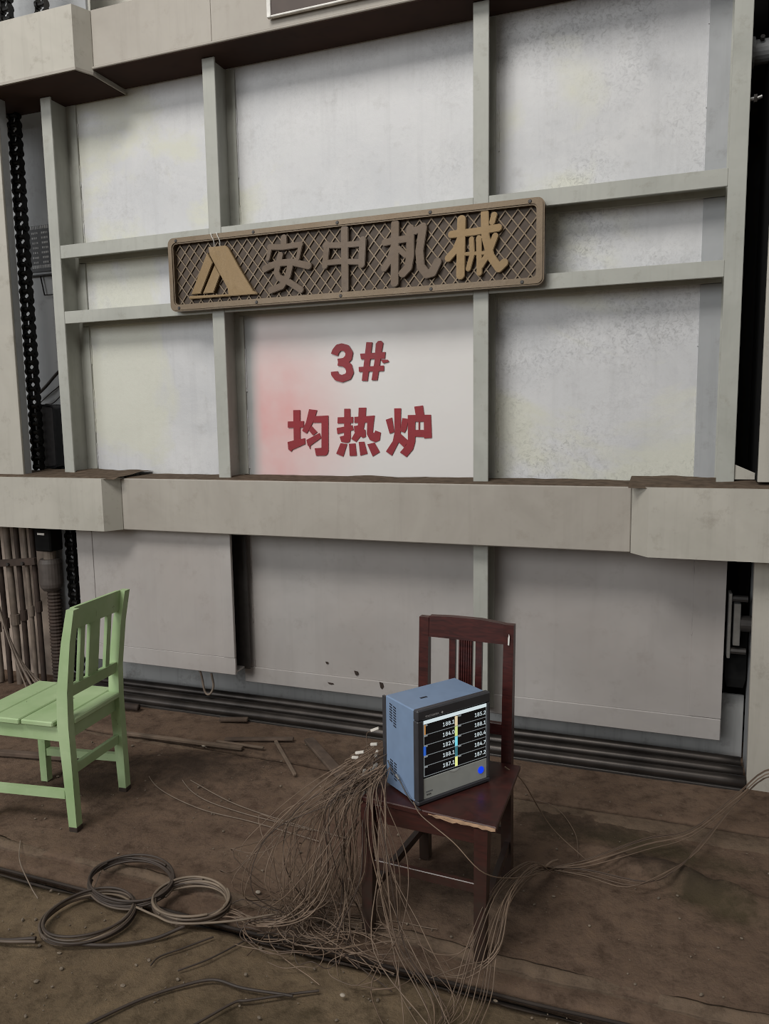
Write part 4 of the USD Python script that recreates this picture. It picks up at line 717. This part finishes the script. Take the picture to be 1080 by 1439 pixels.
for k in range(17):                                                   # node -> past the right front leg to the floor in front
    b = R.uniform(-.05, .05); h = R.uniform(.0, .06)
    P = [jit(R, NODE, (.012, .01, .008)), (-.36 + b*.3, 2.25, .10 + h), (-.405 + b*.6, 2.02, .145 + h), (-.43 + b, 1.88, .09 + h*.5), (-.445 + b*1.3, 1.78 + R.uniform(-.04, .04), .008), (-.47 + b*1.5, 1.66 + R.uniform(-.1, .06), .006)]
    if k % 3 == 0: P = P[:4] + [(-.52 + b, 1.86 + R.uniform(-.04, .06), .03), (-.60 + b, 1.90 + R.uniform(-.06, .06), .006)]
    wire(NB, P, R)
S1 = thing('loose_wire', 'single brown wire stretched from the recorder down past the seat edge', 'wire')
S2 = thing('loose_wire', 'single brown wire from the right side of the red seat to the bundle', 'wire')
S3 = thing('loose_wire', 'single brown wire curving on the floor right of the red chair', 'wire')
wire(S1, [(-.655, 1.975, .440), (-.62, 1.945, .418), (-.52, 1.915, .375), (-.43, 1.915, .30), (-.36, 2.10, .19), NODE], R, r=.0016)
wire(S2, [(-.452, 2.30, .43), (-.405, 2.36, .36), (-.33, 2.50, .14), (-.20, 2.52, .02)], R, r=.0020)
wire(S3, [(-.47, 2.90, .02), (-.36, 2.86, .02), (-.27, 2.70, .02), (-.24, 2.54, .02)], R, r=.0014)
part(NB, 'tie', tube(spline([(-.335, 2.40, .048), (-.318, 2.42, .058), (-.300, 2.455, .050)], 8), .0035, 6), WIRE[1], label='short pale tie around the bundle')
wire_ = lambda name, pts, r, m, lab, n=40: tag(part(None, name, tube(np.maximum(spline(pts, n), [-9, -9, .003]), r, 6), m, smooth=True), lab, 'wire')
LEAD = thing('sensor_lead', 'short dark lead with a bright sleeve against the left side of the recorder', 'cable', (0, 0, 0))
n_ = np.array([-math.cos(.936), -math.sin(.936), 0]); b_ = np.array([GX[0], GX[1], 0]); v_ = np.array([-math.sin(.936), math.cos(.936), 0])
sp_ = [b_ + v_*d + n_*q + np.array([0, 0, z]) for d, q, z in ((.150, .005, .505), (.122, .006, .480), (.090, .006, .470), (.045, .006, .435), (.012, .005, .421), (-.02, .004, .418))]
part(LEAD, 'lead', tube(spline(sp_, 24), .0022, 6), DARKSTEEL, smooth=True)
part(LEAD, 'sleeve', tube([b_ + v_*.105 + n_*.006 + np.array([0, 0, .4765]), b_ + v_*.088 + n_*.0065 + np.array([0, 0, .468])], .0036, 8), sl)

# ================================================================== CABLE COILS
COILM = [plain('cable_dark', (.050, .036, .028), rough=.6, var=.3, scale=10), plain('cable_brown', (.105, .078, .058), rough=.6, var=.3, scale=10), plain('cable_tan', (.19, .145, .105), rough=.6, var=.3, scale=10)]
def coil(cx, cy, rx, ry, ang, n, label, seed, z0, tones=(0, 0, 1, 1), lean=0.0):
    R = random.Random(seed); C_ = thing('cable_coil', label, 'coil of cable', (cx, cy, 0))
    for k in range(n):
        a0 = R.uniform(0, 6.28); L = R.uniform(5.6, 6.7); dx, dy, dr = R.uniform(-.003, .003), R.uniform(-.003, .003), R.uniform(-.005, .005); P = []
        for t in np.linspace(0, L, 48):
            u, v = (rx + dr)*math.cos(a0 + t), (ry + dr)*math.sin(a0 + t); c, s = math.cos(ang), math.sin(ang)
            P.append((dx + u*c - v*s, dy + u*s + v*c, z0 + .0055*(k % 5) + .004*math.sin(2*t + k) + lean*(v/ry + 1)*.5))
        part(C_, 'turn', tube(P, .0040, 6), COILM[R.choice(tones)], smooth=True)
    return C_
coil(-1.645, 1.728, .135, .118, .8, 8, 'round coil of dark cable lying in front of the floor track, nearest the left edge', 51, .010, (0, 1, 1, 2))
coil(-1.625, 1.905, .150, .105, -.05, 7, 'coil of dark cable lying across the floor track, farthest from the camera', 52, .014, (0, 0, 0, 1), .02)
coil(-1.375, 1.885, .122, .090, .1, 9, 'coil of brown and dark cable between the other coils and the red chair', 53, .016, (0, 0, 1, 2), .01)
def floorcable(pts, r, m, lab): tag(part(None, 'floor_cable', tube(np.maximum(spline([(x, y, z) for x, y, z in pts], 40), [-9, -9, .000]), r, 7), m, smooth=True), lab, 'cable')
floorcable([(-2.6, 1.62, .004), (-2.1, 1.60, .004), (-1.86, 1.565, .006), (-1.73, 1.60, .012)], .0065, COILM[0], 'dark cable from the left edge into the nearest coil')
floorcable([(-2.6, 1.605, .006), (-2.1, 1.588, .006), (-1.86, 1.555, .010), (-1.71, 1.58, .020)], .0045, COILM[1], 'brown cable beside the dark cable from the left edge')
floorcable([(-1.60, 1.62, .012), (-1.50, 1.66, .005), (-1.40, 1.72, .006), (-1.33, 1.785, .020)], .0055, COILM[0], 'dark cable joining the nearest coil to the brown coil')
floorcable([(-1.52, 1.80, .030), (-1.44, 1.79, .026), (-1.35, 1.78, .028), (-1.20, 1.84, .03), (-1.08, 1.92, .03)], .0035, COILM[2], 'tan cable leaving the brown coil towards the wire tangle')
wn = plain('floor_wire_pale', (.20, .155, .12), rough=.7, var=.2)
def FP_(px): return px
LW = [([(-1.338, 1.630, 0), (-1.335, 1.668, 0), (-1.288, 1.725, 0), (-1.234, 1.792, 0)], .0026, 2, 'dark wire on the floor in front of the brown coil'),
      ([(-1.251, 1.637, 0), (-1.198, 1.70, 0), (-1.152, 1.778, 0), (-1.125, 1.830, 0)], .0024, 2, 'short dark wire on the floor beside the one in front of the brown coil'),
      ([(-1.40, 1.32, 0), (-1.337, 1.431, 0), (-1.279, 1.516, 0), (-1.214, 1.584, 0), (-1.136, 1.64, 0), (-1.04, 1.64, 0), (-.90, 1.66, 0)], .0042, 2, 'long dark curved wire on the floor near the bottom edge'),
      ([(-1.12, 1.44, 0), (-1.078, 1.517, 0), (-1.036, 1.588, 0), (-1.003, 1.607, 0), (-.905, 1.665, 0), (-.84, 1.70, 0)], .0034, 2, 'dark wire on the floor near the bottom edge, right of the long curved one'),
      ([(-2.12, 2.62, .010), (-1.95, 2.50, .010), (-1.70, 2.42, .008), (-1.45, 2.40, .008), (-1.15, 2.36, .008)], .0017, 1, 'pale thin wire on the floor right of the green chair, nearest of three'),
      ([(-2.05, 2.72, .010), (-1.8, 2.52, .010), (-1.55, 2.45, .008), (-1.2, 2.42, .008)], .0017, 1, 'pale thin wire on the floor right of the green chair, middle of three'),
      ([(-1.9, 2.62, .010), (-1.6, 2.50, .010), (-1.3, 2.44, .008), (-1.05, 2.41, .008)], .0017, 1, 'pale thin wire on the floor right of the green chair, farthest of three'),
      ([(-2.20, 2.0, .012), (-2.10, 1.90, .010), (-1.95, 1.80, .008), (-1.88, 1.76, .006)], .0020, 1, 'pale thin wire crossing the floor track at the left'),
      ([(-1.80, 1.98, .012), (-1.76, 1.90, .012), (-1.72, 1.83, .012)], .0020, 1, 'short pale wire beside the far coil'),
      ([(-1.17, 2.00, .012), (-1.13, 2.06, .012), (-1.05, 2.09, .010), (-.95, 2.08, .008)], .0018, 0, 'brown wire curving behind the brown coil')]
for pts, r, m, lab in LW: wire_('loose_wire', pts, r, (WIRE[0], wn, COILM[0])[m], lab)

# ================================================================== DEBRIS
WOOD = plain('dusty_wood', (.15, .108, .078), rough=.9, var=.35, scale=14); WOODD = plain('dark_dusty_wood', (.098, .068, .050), rough=.9, var=.35, scale=14)
def stick(p, q, w, t, m, lab, cat='stick'):
    o = (p[0], p[1], .003); T_ = bar(np.array(p) - [o[0], o[1], 0], np.array(q) - [o[0], o[1], 0], w, t, (0, 0, 1), .003)
    tag(part(None, 'wooden_stick', moved(T_, o[:2] + (0,)), m), lab, cat)
stick((-2.46, 2.905, .022), (-1.82, 2.945, .018), .022, .016, WOOD, 'long dusty wooden strip lying right of the green chair, along the floor joint')
stick((-2.10, 3.19, .028), (-1.96, 3.235, .028), .030, .016, WOODD, 'short dark wooden block near the sill rails, right of the green chair')
stick((-1.63, 3.10, .026), (-1.95, 3.00, .022), .030, .012, WOODD, 'dark wooden strip near the sill rails, middle of the floor')
stick((-1.56, 3.12, .026), (-1.25, 2.82, .020), .050, .014, WOODD, 'dark wide wooden lath lying at an angle behind the wire tangle')
stick((-1.70, 3.05, .026), (-1.46, 2.78, .020), .016, .012, WOOD, 'narrow pale lath beside the dark wide lath')
stick((-1.72, 2.97, .024), (-1.98, 2.975, .018), .016, .010, WOOD, 'thin pale lath pointing left from the two angled laths')
stick((-3.0, 2.52, .02), (-2.42, 2.62, .02), .035, .020, WOODD, 'dark wooden batten on the floor under the green chair')
R = random.Random(77); peb = []
for k in range(620):
    if k < 330: x, y = R.uniform(-2.6, .4), R.uniform(1.98, 3.2)
    elif k < 430: x, y = R.uniform(-2.4, -1.6), R.uniform(2.4, 3.15)
    else: x, y = R.uniform(-2.0, .1), R.uniform(1.35, 1.84)
    s = .0018 + .0045*R.random()**3
    m = trimesh.creation.icosphere(0, s); m.vertices = m.vertices*[R.uniform(.7, 1.6), R.uniform(.7, 1.3), R.uniform(.5, .9)]; m.apply_transform(trimesh.transformations.rotation_matrix(R.uniform(0, 6.28), [0, 0, 1])); m.apply_translation([x, y, (.004 if y > 1.9 else -.008) + s*.3]); peb.append(m)
tag(part(None, 'grit', peb, plain('grit', (.17, .135, .10), rough=.9, var=.4, scale=3)), 'small stones and grit scattered over the dirty floor', 'grit', kind='stuff')
STONE = plain('pale_stone', (.36, .31, .25), rough=.85, var=.2)
for (x, y, s, lab) in ((-2.02, 2.93, .012, 'pale pebble on the floor right of the green chair, nearer one'), (-1.70, 3.06, .009, 'pale pebble near the sill rails in the middle of the floor'), (-1.21, 2.02, .008, 'tiny white pebble behind the brown coil'), (-.77, 1.70, .007, 'pale pebble on the floor track in front of the wire tangle')):
    m = trimesh.creation.icosphere(1, s); m.vertices = m.vertices*(1 + .25*(meshkit.noise(m.vertices*90 + x) - .5)[:, None])*[1.2, .9, .65]; tag(part(None, 'pebble', moved(m, (x, y, .006 + s*.4)), STONE), lab, 'pebble')
WV = thing('hooked_wire', 'bent pale wire loop hanging below the left cover plate of the door', 'wire', (-2.30, 3.36, .2))
part(WV, 'loop', off(tube(spline([(-2.36, 3.36, .245), (-2.31, 3.35, .20), (-2.29, 3.35, .10), (-2.26, 3.35, .085), (-2.24, 3.36, .13), (-2.25, 3.36, .20)], 24), .006, 7), (-2.30, 3.36, .2)), wn, smooth=True)
